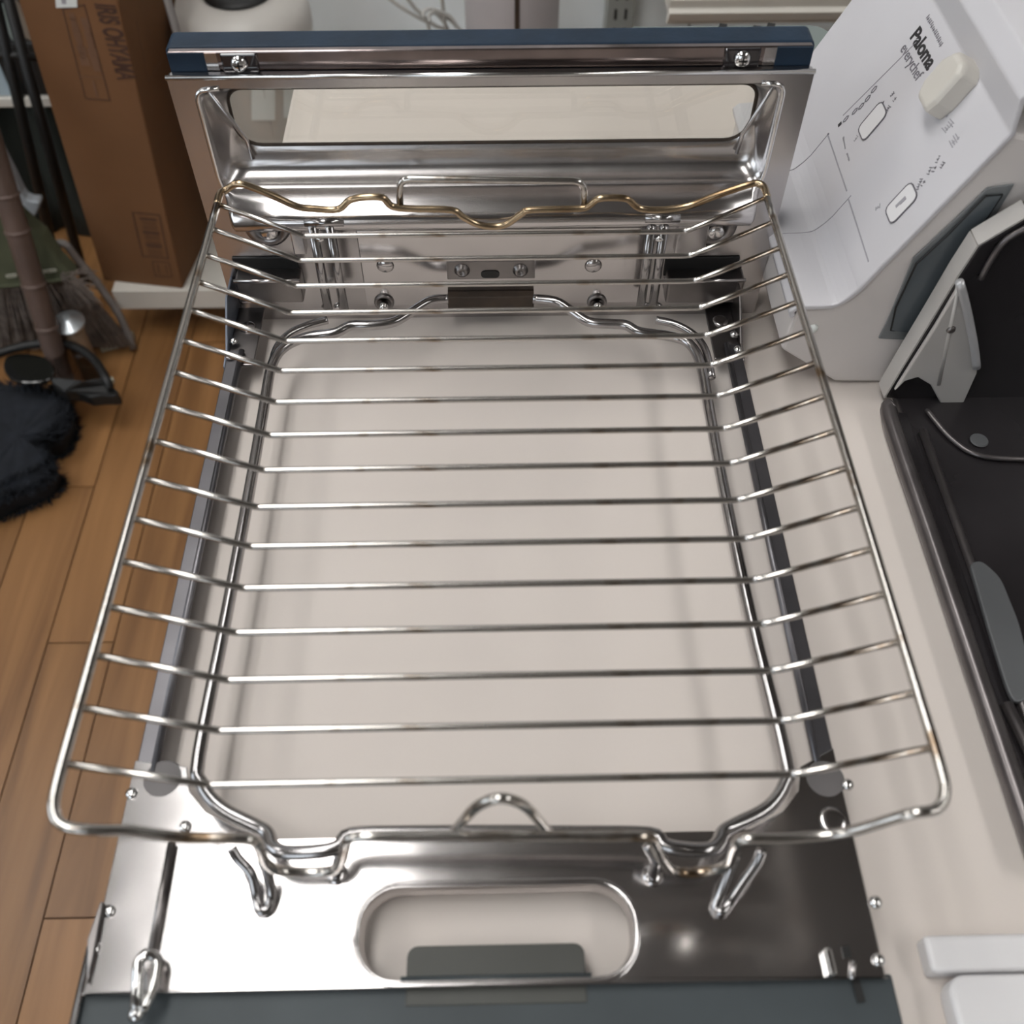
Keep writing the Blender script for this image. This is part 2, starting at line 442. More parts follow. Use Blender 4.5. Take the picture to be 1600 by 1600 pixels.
obj('lettering', vf, 'cardprint', lid)
qa = [onbox(98, 14), onbox(132, 8), onbox(172, 157), onbox(134, 154)]
obj('printed_frame', linestrip([p + nf * .0001 for p in qa], nf, .0014, .0003, True), 'cardprint', lid)
obj('printed_rule', linestrip([onbox(124, 119, .0001), onbox(162, 121, .0001)], nf, .001, .0003), 'cardprint2', lid)
bl = []
for (u0, v0, u1, v1, n_) in ((112, 22, 134, 100, 9), (132, 30, 152, 110, 7), (146, 128, 152, 150, 5)):
    for q in range(n_):
        t = (q + .5) / n_; p = onbox(u0 + (u1 - u0) * t, v0 + (v1 - v0) * t, .0001)
        l = (.004 + .003 * R.random()); h_ = .0035 + .003 * R.random()
        if n_ == 5: l *= .6; h_ *= .4
        bl.append(slab_on([p - rd * l - rx * h_, p + rd * l - rx * h_, p + rd * l + rx * h_, p - rd * l + rx * h_], nf, .0003))
obj('fine_print', join(*bl), 'cardprint2', lid)
q4 = [onbox(207, 332), onbox(249, 336), onbox(263, 404), onbox(223, 400)]
obj('barcode_frame', linestrip([p + nf * .0001 for p in q4], nf, .0018, .0003, True), 'cardprint', lid)
bl = []
for q in range(12):
    t = .12 + .8 * (q / 11) + (.012 if q % 3 else 0)
    a_ = q4[0].lerp(q4[3], t); b_ = q4[1].lerp(q4[2], t); wd = .0013 if q % 4 else .004
    p0 = a_.lerp(b_, .28); p1 = a_.lerp(b_, .80)
    bl.append(linestrip([p0 + nf * .0001, p1 + nf * .0001], nf, wd, .0003))
obj('barcode', join(*bl), 'cardprint', lid)
q5 = [onbox(238, 408), onbox(264, 410), onbox(269, 433), onbox(243, 431)]
obj('mark_frame', linestrip([p + nf * .0001 for p in q5], nf, .0012, .0003, True), 'cardprint', lid)
obj('arrow_mark', join(linestrip([q5[0].lerp(q5[1], .35).lerp(q5[3], .2) + nf * .0001, q5[3].lerp(q5[2], .35).lerp(q5[0], .2) + nf * .0001], nf, .0012, .0003),
                       linestrip([q5[0].lerp(q5[1], .7).lerp(q5[2], .2) + nf * .0001, q5[3].lerp(q5[2], .7).lerp(q5[1], .2) + nf * .0001], nf, .0012, .0003)), 'cardprint', lid)
obj('paper_label', slab_on([onbox(84, -30), onbox(118, -34), onbox(121, 11), onbox(88, 12)], nf, .0006), 'label', lid)
obj('label_print', slab_on([onbox(95, -8, .0006), onbox(103, -8, .0006), onbox(104, 6, .0006), onbox(97, 6, .0006)], nf, .0002), 'printlight', lid)
ns_ = dy.cross(LEAN).normalized()
if ns_.x < 0: ns_ = -ns_
def onside(u, v, off=0.): return atp(u, v, b1, ns_) + ns_ * off
bl = []
for (u0, v0, u1, v1) in ((222, 10, 243, 62), (236, 40, 262, 100)):
    pass
fr = [onside(212, 30, .0001), onside(232, 128, .0001), onside(254, 92, .0001)]
obj('side_print', linestrip(fr, ns_, .0012, .0003), 'cardprint2', lid)

# ivory bin behind the door, left
bx_ = aty(378, 20, 1.36).x
vb = thing('round_bin', (bx_, 1.36, DZ), 'ivory round bin with dark opening behind the left end of the oven door', 'bin')
bin_b = obj('body', lathe([(.082, 0), (.086, .01), (.087, .30), (.092, .34), (.092, .36), (.084, .38), (.05, .385)], (bx_, 1.36, DZ), sides=40), 'ivory', vb, smooth=True)
obj('opening', lathe([(.045, .3851), (.047, .389), (.03, .3895)], (bx_, 1.36, DZ), sides=32), 'black', vb, smooth=True)
for an in (-2.0, -1.25):
    cx_ = math.cos(an); sy_ = math.sin(an)
    obj('seam', tube([(bx_ + cx_ * .0802, 1.36 + sy_ * .0802, DZ + .02), (bx_ + cx_ * .0882, 1.36 + sy_ * .0882, DZ + .30)], .0007, 6), 'mauve', bin_b)
for q in range(3):
    aa = -.35 + q * .16
    pts = [(bx_ + math.cos(aa) * rr_, 1.36 + math.sin(aa) * rr_, DZ + hh) for rr_, hh in ((.083, .10), (.097, .14), (.100, .24), (.096, .33))]
    obj('side_rib', tube(spline(pts, 4), .003, 8), 'shelfcream', bin_b, smooth=True)
# dark leg strip left of the bin
p = aty(268, 10, 1.265)
tag(obj('rod', tube([Vector((p.x + .004, 1.265, DZ)), Vector((p.x - .006, 1.265, DZ + .6))], .005, 10), 'greyrod', smooth=True), 'pale grey rod standing between the cardboard box and the round bin', 'rod')

# mauve tower
hx_ = aty(800, 20, 1.36).x
hm = thing('humidifier', (hx_, 1.36, DZ), 'mauve-grey tower appliance with dark slot behind the oven door', 'appliance')
hb = obj('body', lathe([(.060, 0), (.064, .01), (.064, .46), (.058, .475), (.02, .478)], (hx_, 1.36, DZ), sides=40), 'mauve', hm, smooth=True)
sp = aty(808, 20, 1.294)
obj('slot', prism([(sp.x + a_, 1.2955, sp.z + b_) for a_, b_ in rrect(0, .03, .0032, .06, .003, 4)], (0, .01, 0)), 'gasket', hb)
# cords
cd = thing('cable_bundle', aty(660, 30, 1.45), 'loose loops of white power cord left of the mauve tower', 'cable')
for pts in ([(600, -10), (625, 10), (655, 28), (680, 40), (700, 62)], [(632, -10), (648, 12), (665, 30), (672, 60)],
            [(662, 28), (662, 18), (675, 14), (695, 25), (712, 40), (722, 62)], [(690, -10), (692, 10), (694, 28), (697, 60)],
            [(672, 34), (670, 24), (680, 20), (692, 32), (700, 48), (702, 70)], [(676, 14), (700, 24), (716, 44), (730, 70)]):
    P3 = [aty(u_, v_, 1.45 + .006 * i_) for i_, (u_, v_) in enumerate(pts)]
    P3.append(Vector((P3[-1].x, P3[-1].y, P3[-1].z - .12)))
    obj('cord', tube(spline(P3, 5), .0028, 8), 'cord', cd, smooth=True)
pb = aty(697, 75, 1.45)
obj('cord_coil', tube(spline([(pb.x + .07 * math.cos(q * PI / 4), 1.45 + .05 * math.sin(q * PI / 4), DZ + .004 + .004 * (q // 8)) for q in range(16)], 4), .003, 8), 'cord', cd, smooth=True)
obj('cord', tube([(pb.x, 1.47, pb.z - .1), (pb.x + .03, 1.49, DZ + .003)], .003, 8), 'cord', cd)
# pale patches on the bin stand in for window reflections in the oven glass
def oncyl(u, v, c, rad):
    o_ = Vector((0, 0, H)); d = ray(u, v); f = o_ - Vector(c); A_ = d.x ** 2 + d.y ** 2; B_ = f.x * d.x + f.y * d.y; C_ = f.x ** 2 + f.y ** 2 - rad ** 2
    return o_ + d * ((-B_ - math.sqrt(max(B_ * B_ - A_ * C_, 0))) / A_)
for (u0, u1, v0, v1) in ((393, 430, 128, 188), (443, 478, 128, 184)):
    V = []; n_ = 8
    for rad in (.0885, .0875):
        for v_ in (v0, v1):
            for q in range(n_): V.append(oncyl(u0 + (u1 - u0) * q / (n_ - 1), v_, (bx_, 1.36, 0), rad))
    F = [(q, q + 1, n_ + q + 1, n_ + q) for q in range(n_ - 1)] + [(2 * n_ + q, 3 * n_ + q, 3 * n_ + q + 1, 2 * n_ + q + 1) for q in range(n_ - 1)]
    obj('reflection_patch', (V, F), 'label', vb)

# ------------------------------------------------------------------ dark clutter at the left edge
gc = thing('draped_cloth', (-.95, 1.5, FZ), 'dark green cloth screen in the shadow left of the cardboard box', 'cloth')
V = []; F = []
nx, nz = 46, 6
for j in range(nz):
    for i_ in range(nx):
        xx = -1.35 + i_ * .7 / (nx - 1)
        V.append((xx, 1.50 + .016 * math.sin(i_ * .9) + .008 * math.sin(i_ * 2.1 + j * .5), FZ + .003 + (aty(40, 152, 1.5).z - FZ) * j / (nz - 1)))
for j in range(nz - 1):
    for i_ in range(nx - 1): F.append((j * nx + i_, j * nx + i_ + 1, (j + 1) * nx + i_ + 1, (j + 1) * nx + i_))
o = obj('panel', (V, F), 'greenboard', gc, smooth=True); so = o.modifiers.new('solid', 'SOLIDIFY'); so.thickness = .003
zt = aty(40, 152, 1.5).z
obj('top_rail', box(-1.35, -.66, 1.47, 1.53, zt, zt + .016), 'shelfcream', gc, bevel=.002)
obj('backing', box(-1.35, -.67, 1.545, 1.56, FZ, .7), 'black', gc)
pa = [aty(0, 52, 1.46), aty(-60, 40, 1.46), aty(-60, 133, 1.46), aty(27, 136, 1.46)]
pc = aty(0, 95, 1.46)
pp = thing('storage_box', (pc.x, 1.46, zt + .016), 'pale blue boxes with black bars at the far left edge', 'box')
px0 = aty(-80, 100, 1.50).x; px1 = aty(27, 134, 1.50).x
obj('pale_box', box(px0, px1, 1.475, 1.525, zt + .016, zt + .016 + .14), 'paleblue', pp, bevel=.003)
for uu in (12, 2):
    q = aty(uu, 100, 1.468).x
    obj('bar', box(q - .003, q + .003, 1.468, 1.473, zt + .016, zt + .16), 'black', pp)
kx0 = aty(36, 120, 1.50).x
tag(obj('black_case', box(kx0, kx0 + .10, 1.475, 1.53, zt + .0165, zt + .0165 + .085), 'black', bevel=.004), 'black case on the pale rail against the cardboard box', 'case')
# paddle shaped pieces hanging above
def blade(uvs, y, m, label):
    P3 = fillet([aty(u_, v_, y) for u_, v_ in uvs], .02, 4, True)
    tag(obj('garden_blade', prism(P3, (0, .008, 0)), m, bevel=.002), label, 'tool', 'paddle shaped tools at top left')
blade([(2, 5), (14, 18), (26, 60), (22, 68), (12, 52), (2, 18)], 1.44, 'bladeg', 'grey-green paddle shape beside the beige one at the top left')
blade([(6, -8), (24, 2), (58, 60), (54, 66), (40, 62), (12, 14)], 1.43, 'bladeb', 'beige paddle shape hanging left of the cardboard box top')
# black rack posts
rk = thing('black_rack', (-.8, 1.38, FZ), 'black tube rack standing left of the cardboard box', 'rack')
for (u0, v0, u1, v1) in ((-6, 10, 92, 430), (30, 60, 128, 420)):
    a_ = aty(u0, v0, 1.36); b_ = aty(u1, v1, 1.36); d_ = (b_ - a_); b2 = a_ + d_ * ((FZ + .008 - a_.z) / d_.z); a2 = a_ - d_ * .25
    obj('post', tube([a2, b2], .008, 10), 'black', rk, smooth=True)
obj('crossbar', tube([aty(-30, 82, 1.36), aty(60, 90, 1.36)], .006, 8), 'black', rk, smooth=True)
# white dustpan edge
wp = thing('dustpan', at(40, 440, FZ), 'white plastic dustpan with thin rod behind the broom', 'dustpan')
Yp = 1.30
P3 = spline([aty(-30, 160, Yp), aty(0, 234, Yp), aty(22, 278, Yp), aty(40, 312, Yp), aty(62, 318, Yp), aty(54, 338, Yp), aty(42, 346, Yp), aty(30, 330, Yp), aty(4, 270, Yp), aty(-30, 210, Yp)], 3, True)
obj('pan', prism(P3, (0, .02, 0)), 'whitepl', wp, bevel=.002)
Yr = 1.22
rod = spline([aty(36, 348, Yr), aty(52, 352, Yr), aty(70, 372, Yr), aty(84, 380, Yr), aty(102, 382, Yr), aty(118, 402, Yr), aty(150, 440, Yr), aty(185, 490, Yr - .01), at(209, 545, FZ + .006)], 4)
obj('rod', tube(rod, .006, 8), 'greyrod', wp, smooth=True)
obj('rod', tube([aty(36, 348, Yr), aty(30, 338, Yp)], .006, 8), 'greyrod', wp)
# broom
br = thing('broom', at(60, 545, FZ), 'broom with olive cloth collar and long brown bristles at far left', 'broom')
Yb = 1.19
def yb(v): return Yb - .05 * (v - 340) / 200
def bp(u, v, dy=0.): return aty(u, v, yb(v) + dy)
col_pts = [bp(-40, 330), bp(20, 330), bp(40, 350), bp(66, 372), bp(92, 410), bp(118, 438), bp(60, 446), bp(0, 452), bp(-60, 456), bp(-90, 380)]
clr = obj('cloth_collar', prism(col_pts, (0, .03, 0)), 'olive', br, bevel=.006, seg=3)
obj('hem', tube(spline([bp(-60, 452, -.001), bp(0, 448, -.001), bp(60, 442, -.001), bp(116, 434, -.001)], 3), .003, 8), 'olive', clr, smooth=True)
for uu, vv in ((18, 431), (62, 425), (80, 423)):
    p = bp(uu, vv, -.003); obj('stitch', tube(fillet([p + Vector((-.008, 0, -.003)), p + Vector((.008, 0, -.001)), p + Vector((.008, 0, .003)), p + Vector((-.008, 0, .001))], .002, 2, True), .0009, 6, closed=True), 'thread', clr)
bris = []
rb = random.Random(3)
for q in range(520):
    t = rb.random(); d_ = rb.random() * .03
    tu = -70 + 185 * t; bu = -110 + 318 * t
    tv = 452 - 14 * t; bv = 548 - 8 * t + rb.uniform(-3, 3)
    a_ = bp(tu, tv, .028 * rb.random() + .001); b_ = at(bu, min(bv, 556), FZ + .004 + .02 * rb.random())
    m_ = a_.lerp(b_, .5) + Vector((rb.uniform(-.004, .004), rb.uniform(-.004, .004), 0))
    bris.append(tube([a_, m_, b_], .0011, 3, caps=False))
for q in range(40):
    a_ = bp(100 + rb.uniform(-6, 20), 440 + rb.uniform(-12, 10), -.004); d_ = Vector((rb.uniform(.005, .04), rb.uniform(-.02, .02), rb.uniform(-.04, .01)))
    bris.append(tube([a_, a_ + d_ * .5 + Vector((0, 0, .004)), a_ + d_], .0009, 3, caps=False))
o = obj('bristles', join(*bris), 'bristle', br); o['kind'] = 'stuff'
under = [bp(-60, 448, .016), bp(112, 436, .016), at(203, 540, FZ + .004), at(-110, 552, FZ + .004)]
obj('bristle_core', prism(under, (0, .012, 0)), 'bristle', br)
tipa, tipb = at(155, 541, FZ + .014), at(206, 528, FZ + .014)
obj('trimmed_end', prism([tipa, tipb, tipb + Vector((0, .012, .004)), tipa + Vector((0, .012, .004))], (0, 0, -.014)), 'thread', br)
# bamboo pole in front of it
pole_a = aty(-22, 200, 1.18); pole_b = at(106, 618, FZ + .012)
dd = pole_b - pole_a; pa2 = pole_a - dd * .4
bmb = thing('bamboo_pole', pole_b, 'brown bamboo pole leaning diagonally across the broom', 'pole')
bpole = obj('cane', tube([pa2.lerp(pole_b, t / 12) for t in range(13)], .016, 12), 'bamboo', bmb, smooth=True)
for t in (.44, .53, .67, .79):
    c_ = pa2.lerp(pole_b, t); dn = dd.normalized()
    obj('node_ring', tube([c_ - dn * .003, c_, c_ + dn * .003], .0165, 12, rr=[.0155, .0185, .0155]), 'bamboo', bpole, smooth=True)
# pole with disc cap
dc = at(107, 503, -.585)
pl = thing('capped_pole', (dc.x, dc.y, FZ), 'short tan post topped by a round brushed metal cap', 'post')
obj('post', tube([(dc.x, dc.y, FZ), (dc.x, dc.y, -.585)], .016, 12), 'tan', pl, smooth=True)
obj('cap', lathe([(.012, -.010), (.023, -.004), (.0235, 0), (.008, .010), (.006, .012), (.002, .0122)], dc, axis=(.05, -.12, 1), sides=28), 'alu', pl)
# dark glasses on the floor
gz = FZ + .09
gl = thing('sunglasses', at(60, 600, FZ), 'black framed dark glasses lying in front of the broom', 'glasses')
rim = spline([at(u_, v_, z_) for u_, v_, z_ in ((-30, 566, gz), (10, 548, gz), (60, 537, gz), (110, 539, gz), (145, 560, gz), (165, 590, gz), (172, 606, gz - .01))], 5)
obj('frame_top', tube(rim, .0065, 10), 'black', gl, smooth=True)
lo = [at(u_, v_, z_) for u_, v_, z_ in ((74, 588, gz), (100, 590, gz), (118, 592, gz), (130, 594, gz), (150, 590, gz), (160, 588, gz), (172, 600, gz - .01), (186, 612, gz - .015), (184, 617, gz - .02), (176, 618, gz - .02), (160, 618, gz - .02), (140, 620, gz - .02), (122, 612, gz - .02), (100, 611, gz - .01), (84, 602, gz - .01))]
obj('frame_bottom', prism(lo, (0, 0, -.022)), 'black', gl, bevel=.004, seg=3)
dl = spline([at(u_, v_, gz) for u_, v_ in ((5, 575), (12, 556), (40, 552), (70, 558), (85, 575), (78, 592), (50, 598), (20, 594))], 4, True)
obj('dark_lens', prism(dl, (0, 0, -.006)), 'tint', gl, bevel=.002)
cl_ = spline([at(u_, v_, gz - .002) for u_, v_ in ((84, 560), (96, 545), (120, 546), (142, 562), (158, 590), (132, 593), (95, 591))], 4, True)
obj('clear_lens', prism(cl_, (0, 0, -.002)), 'lensclear', gl)
obj('hinge', lathe([(.005, 0), (.005, .006), (.002, .007)], at(174, 597, gz - .008), sides=12), 'thread', gl)
for u_, v_ in ((40, 590),):
    p = at(u_, v_, gz - .02); obj('nose_pad', tube([p, Vector((p.x, p.y, FZ + .003))], .004, 8), 'black', gl)
# navy pile bundle
fz = thing('plush_rug', at(20, 690, FZ), 'dark navy shaggy bundle on the floor at the left edge', 'rug')
outl = [(-120, 600), (0, 600), (45, 600), (78, 605), (98, 620), (104, 642), (98, 662), (85, 680), (60, 690), (52, 700), (45, 716), (70, 714), (80, 722), (75, 738), (50, 755), (20, 764), (0, 774), (-60, 800), (-140, 800)]
O3 = spline([at(u_, v_, FZ + .045) for u_, v_ in outl], 4, True)
cen = sum(O3, Vector()) / len(O3)
loops = []
for s_, hz in ((1.0, -.042), (1.02, -.01), (.97, .0), (.8, .008), (.4, .012), (.1, .013)):
    loops.append([Vector((cen.x + (p.x - cen.x) * s_, cen.y + (p.y - cen.y) * s_, FZ + .045 + hz + (.004 * noise.noise(p * 30) if hz > 0 else 0))) for p in O3])
obj('pile_body', bridge(loops, True, True), 'navyfur', fz, smooth=True)
tf = []
for lp in loops[:4]:
    for p in lp:
        for _ in range(9):
            q = p + Vector((rb.uniform(-.004, .004), rb.uniform(-.004, .004), rb.uniform(-.004, .004)))
            d_ = (Vector((p.x - cen.x, p.y - cen.y, .0)).normalized() * .8 + Vector((rb.uniform(-.6, .6), rb.uniform(-.6, .6), rb.uniform(-.2, .6)))).normalized() * rb.uniform(.006, .016)
            e = q + d_; e.z = max(e.z, FZ + .002)
            s_ = Vector((-d_.y, d_.x, 0)).normalized() * .0012
            tf.append(([q - s_, q + s_, e], [(0, 1, 2)]))
o = obj('pile_tufts', join(*tf), 'navyfur', fz); o['kind'] = 'stuff'

# ------------------------------------------------------------------ GRILL DRAWER (door, frame, plate)
gd = thing('pull_out_grill', (0, .28, 0), 'stainless pull-out grill with windowed oven door and wire carrier on the cream table', 'grill')
DX0, DX1 = -.163, .161
YF = .474
# painted outer panel as a frame round the glass
fo = rrect((DX0 + DX1) / 2, .0855, (DX1 - DX0) / 2, .0835, .003, 5)
fi = rrect(-.0005, .1235, .1475, .0300, .010, 5)
def to_xz(l, y): return [(x_, y, z_) for x_, z_ in l]
Vf, Ff = plate_hole(fo, fi, .4835, .499)
Vf = [(a_, c_, b_) for a_, b_, c_ in Vf]
outer = obj('outer_panel', (Vf, Ff), 'navy', gd, bevel=.0012)
obj('glossy_band', box(DX0 + .002, DX1 - .002, .4795, .4835, .1585, .1685), 'brownband', gd, bevel=.0006)
for (uc, sgn) in ((372, 1), (1160, -1)):
    p = aty(uc, 84, .479)
    obj('screw_bracket', box(p.x - .009, p.x + .009, .4775, .4797, .1588, .1682), 'blackglass', gd, bevel=.0008)
    s_ = obj('screw', lathe([(.0042, 0), (.0042, .0012), (.003, .0026), (.0012, .003)], (p.x, .4776, .1635), axis=(0, -1, 0), sides=20), 'chrome', gd, smooth=True)
    obj('cross_slot', join(box(p.x - .0022, p.x + .0022, .4743, .4747, .1631, .1639), box(p.x - .0004, p.x + .0004, .4743, .4747, .1613, .1657)), 'black', s_)
    obj('pale_patch', box(p.x - .014 * sgn - .003, p.x - .014 * sgn + .003, .479, .4797, .159, .168), 'steel', gd)
    obj('dark_end_piece', box(DX0 + .002 if sgn > 0 else p.x + .017, p.x - .017 if sgn > 0 else DX1 - .002, .4785, .4797, .159, .1683), 'navy', gd)
# pressed inner sheet: flange, recess wall, window edge
A = rrect((DX0 + DX1) / 2, .0795, (DX1 - DX0) / 2, .0795, .002, 6)
Bo = rrect(-.0015, .1230, .1485, .0295, (.008, .008, .008, .008), 6)
B1 = rrect(-.0015, .1230, .1477, .0288, .008, 6)
C1 = rrect(-.0005, .1275, .1405, .0175, (.009, .009, .013, .013), 6)
C2 = rrect(-.0005, .1278, .1385, .0160, (.008, .008, .013, .013), 6)
loops = [to_xz(A, YF + .004), to_xz(A, YF), to_xz(Bo, YF)]
obj('inner_sheet', bridge(loops), 'steel_door', gd)
loops = [to_xz(Bo, YF)]
for q in range(0, 9):
    t = q / 8; lp = []
    for (xa, za), (xc, zc) in zip(B1, C1):
        e = math.sin(PI * t)
        xx = xa + (xc - xa) * t; zz_ = za + (zc - za) * t; yy_ = YF + .0006 + (.0134) * t
        low = max(0, min(1, (.125 - zz_) / .02))
        lp.append((xx, yy_ + .0012 * e + .0022 * e * low, zz_ - .0030 * e * low))
    loops.append(lp)
loops.append(to_xz(C2, .4895))
obj('recess_wall', bridge(loops), 'steel_door', gd, smooth=True)
obj('sheet_lip', tube([(DX0, YF - .0005, .1586), (DX1, YF - .0005, .1586)], .0013, 8), 'chrome', gd, smooth=True)
# raised side beads of the recess
for sx_ in (-1, 1):
    sx = sx_
    xb = -.1503 if sx < 0 else .1475
    obj('side_bead', tube(fillet([(xb + (.012 if sx < 0 else -.012), YF - .0002, .1525), (xb, YF - .0002, .1515), (xb, YF - .0002, .098), (xb + (.004 if sx < 0 else -.004), YF - .001, .088)], .006, 4), .0013, 8), 'chrome', gd, smooth=True)
    xd = -.144 if sx < 0 else .1425
    obj('corner_crease', tube([(xd, YF + .002, .150), (xd + (.010 if sx < 0 else -.008), .487, .116), (xd + (.012 if sx < 0 else -.010), .484, .106)], .0012, 8), 'steel_door', gd, smooth=True)
gk = obj('gasket', tube([(x_, .4890, z_) for x_, z_ in rrect(-.0005, .1278, .1388, .0163, (.008, .008, .013, .013), 6)], .0009, 6, closed=True), 'gasket', gd)
obj('window_glass', prism(to_xz(C2, .4900), (0, .003, 0)), 'glass', gd)
# rounded lower shelf of the sheet
pf = [(.476, .0945), (.474, .0940), (.470, .0922), (.466, .0904), (.4606, .0876), (.4580, .0852), (.4566, .082), (.4572, .0785), (.461, .076), (.472, .0748), (.476, .0745)]
def shelfsurf(x0, x1, ends=.006):
    V = []; F = []; xs = [x0, x0 + ends * .5, x0 + ends] + [x0 + ends + (x1 - x0 - 2 * ends) * k_ / 12 for k_ in range(1, 12)] + [x1 - ends, x1 - ends * .5, x1]
    for x_ in xs:
        e = min(1, min(x_ - x0, x1 - x_) / ends)
        e = math.sin(e * PI / 2) if e < 1 else 1
        for y_, z_ in pf:
            yy = .474 + (y_ - .474) * (e if y_ < .474 else 1)
            V.append((x_, yy, z_))
    n_ = len(pf)
    for i_ in range(len(xs) - 1):
        for j in range(n_ - 1): F.append((i_ * n_ + j, i_ * n_ + j + 1, (i_ + 1) * n_ + j + 1, (i_ + 1) * n_ + j))
    return V, F
obj('curved_shelf', shelfsurf(-.1495, .1470), 'steel', gd, smooth=True)
# lower wall bosses and screws
for uc in (417, 1116):
    p = aty(uc, 352, YF)
    bo = obj('boss', lathe([(.0135, 0), (.0125, .0025), (.0095, .0032), (.0075, .0012), (.0072, .0005)], (p.x, YF, p.z), axis=(0, -1, 0), sides=28), 'steel_dark', gd, smooth=True)
    obj('boss_screw', lathe([(.005, .0), (.005, .0035), (.0035, .0048), (.001, .005)], (p.x + .001, YF, p.z - .003), axis=(0, -1, 0), sides=16), 'chrome', bo, smooth=True)
for u0, u1 in ((448, 480), (1062, 1100)):
    a_ = aty(u0, 338, YF - .002); b_ = aty(u1, 395, YF - .002)
    obj('side_tab', prism([(a_.x, YF - .004, a_.z), (b_.x, YF - .004, a_.z), (b_.x, YF - .004, b_.z), (a_.x, YF - .004, b_.z)], (0, .004, 0)), 'steel', gd, bevel=.0008)
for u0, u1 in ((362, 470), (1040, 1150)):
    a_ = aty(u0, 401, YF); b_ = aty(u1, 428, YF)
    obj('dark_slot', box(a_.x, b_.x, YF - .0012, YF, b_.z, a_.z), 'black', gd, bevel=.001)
    a_ = aty(u0 + 4, 436, YF - .01); b_ = aty(u1 + 6, 470, YF - .01)
    obj('lower_bracket', box(a_.x, b_.x, YF - .012, YF, max(b_.z, .002), a_.z), 'steel_dark', gd, bevel=.0015)
    obj('lower_bracket_lip', tube([(a_.x, YF - .012, a_.z), (b_.x, YF - .012, a_.z)], .0012, 8), 'steel', gd, smooth=True)
# centre mounting plate
a_ = aty(556, 358, .470); b_ = aty(1003, 470, .470)
cp = obj('mounting_plate', box(a_.x, b_.x, .4685, .4705, b_.z, a_.z), 'steel', gd, bevel=.0006)
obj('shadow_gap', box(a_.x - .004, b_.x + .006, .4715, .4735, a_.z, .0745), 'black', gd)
for uc in (722, 813):
    p = aty(uc, 421, .4685)
    s_ = obj('bolt', lathe([(.0046, 0), (.0046, .0012), (.0034, .0018), (.0034, .003), (.0018, .0034), (.0016, .002)], (p.x, .4685, p.z), axis=(0, -1, 0), sides=20), 'steel_dark', cp, smooth=True)
p = aty(767, 420, .4685)
obj('bolt_plate', box(p.x - .026, p.x + .026, .4678, .4686, p.z - .007, p.z + .006), 'steel_dark', cp, bevel=.002)
p = aty(766, 428, .4678)
obj('oval_hole', prism([(p.x + x_, .4672, p.z + z_) for x_, z_ in rrect(0, 0, .0055, .0026, .0025, 4)], (0, .0008, 0)), 'black', cp)
for uc in (600, 933):
    p = aty(uc, 476, .466)
    hl = obj('pierced_boss', lathe([(.0062, 0), (.0058, .0016), (.0045, .002), (.004, .0004)], (p.x, .4685, p.z), axis=(0, -1, 0), sides=20), 'steel_dark', cp, smooth=True)
    obj('stud', lathe([(.0028, 0), (.0028, .006), (.0015, .0075)], (p.x, .467, p.z - .001), axis=(0, -1, .5), sides=12), 'chrome', hl, smooth=True)
for uc in (602, 927):
    p = aty(uc, 415, .4685)
    obj('dimple', lathe([(.0052, 0), (.004, .0012), (.001, .0018)], (p.x, .4685, p.z), axis=(0, -1, 0), sides=16), 'steel', cp, smooth=True)
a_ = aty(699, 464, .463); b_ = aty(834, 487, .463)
obj('shaded_gap', box(a_.x, b_.x, .4625, .4684, b_.z, a_.z), 'gasket', gd, bevel=.0008)  # dark block painted as the shaded gap between the wire ends
# posts of thick wire under the grate ends
for us in ((488, 515), (1018, 1038)):
    for uu in us:
        a_ = aty(uu, 352, .458); 
        obj('support_post', tube([(a_.x, .458, .020), (a_.x, .458, a_.z)], .0027, 10), 'wire_thick', gd, smooth=True)
    x0 = aty(us[0], 352, .458).x; x1 = aty(us[1], 352, .458).x
    obj('support_bridge', tube(fillet([(x0 - .004, .458, .0835), (x1 + .008, .458, .0835)], .002), .0024, 10), 'wire_thick', gd, smooth=True)
    s0 = us[0] + 12
    p = aty(s0, 372, .457); obj('weld_bead', lathe([(.001, -.002), (.003, 0), (.001, .002)], p, sides=12), 'chrome', gd, smooth=True)
    for off in (22, 40):
        p = aty(us[0] + off if us[0] < 800 else us[0] + off - 30, 478, .462); obj('weld_bead', lathe([(.001, -.002), (.003, 0), (.001, .002)], p, sides=12), 'chrome', gd, smooth=True)
# corner brackets joining rails to the door
for (u0, u1, s_) in ((362, 402, -1), (1120, 1165, 1)):
    a_ = at(u0 if s_ < 0 else u1, 476, .03); b_ = at(u0 if s_ < 0 else u1, 560, .014)
    xo = -.158 if s_ < 0 else .1425; xi = xo + (.016 if s_ < 0 else -.016)
    ang = obj('corner_bracket', prism([(xo, .418, .002), (xo, .474, .002), (xo, .474, .034), (xo, .455, .034), (xo, .43, .016), (xo, .418, .014)], (-.0015 * s_ * -1, 0, 0)), 'bracketblue' if s_ < 0 else 'steel_dark', gd, bevel=.0006)
    obj('bracket_floor', box(min(xo, xi), max(xo, xi), .420, .470, .012, .0135), 'steel_dark', gd, bevel=.0006)
    obj('bracket_hole', lathe([(.005, 0), (.0045, .001), (.0035, .0012)], ((xo + xi) / 2, .452, .0135), sides=20), 'steel', gd, smooth=True)
    for yy in (.437, .424):
        obj('rivet', lathe([(.0028, 0), (.0025, .001), (.001, .002)], (xo + (.0025 if s_ < 0 else -.0025), yy, .0165), sides=14), 'chrome', gd, smooth=True)
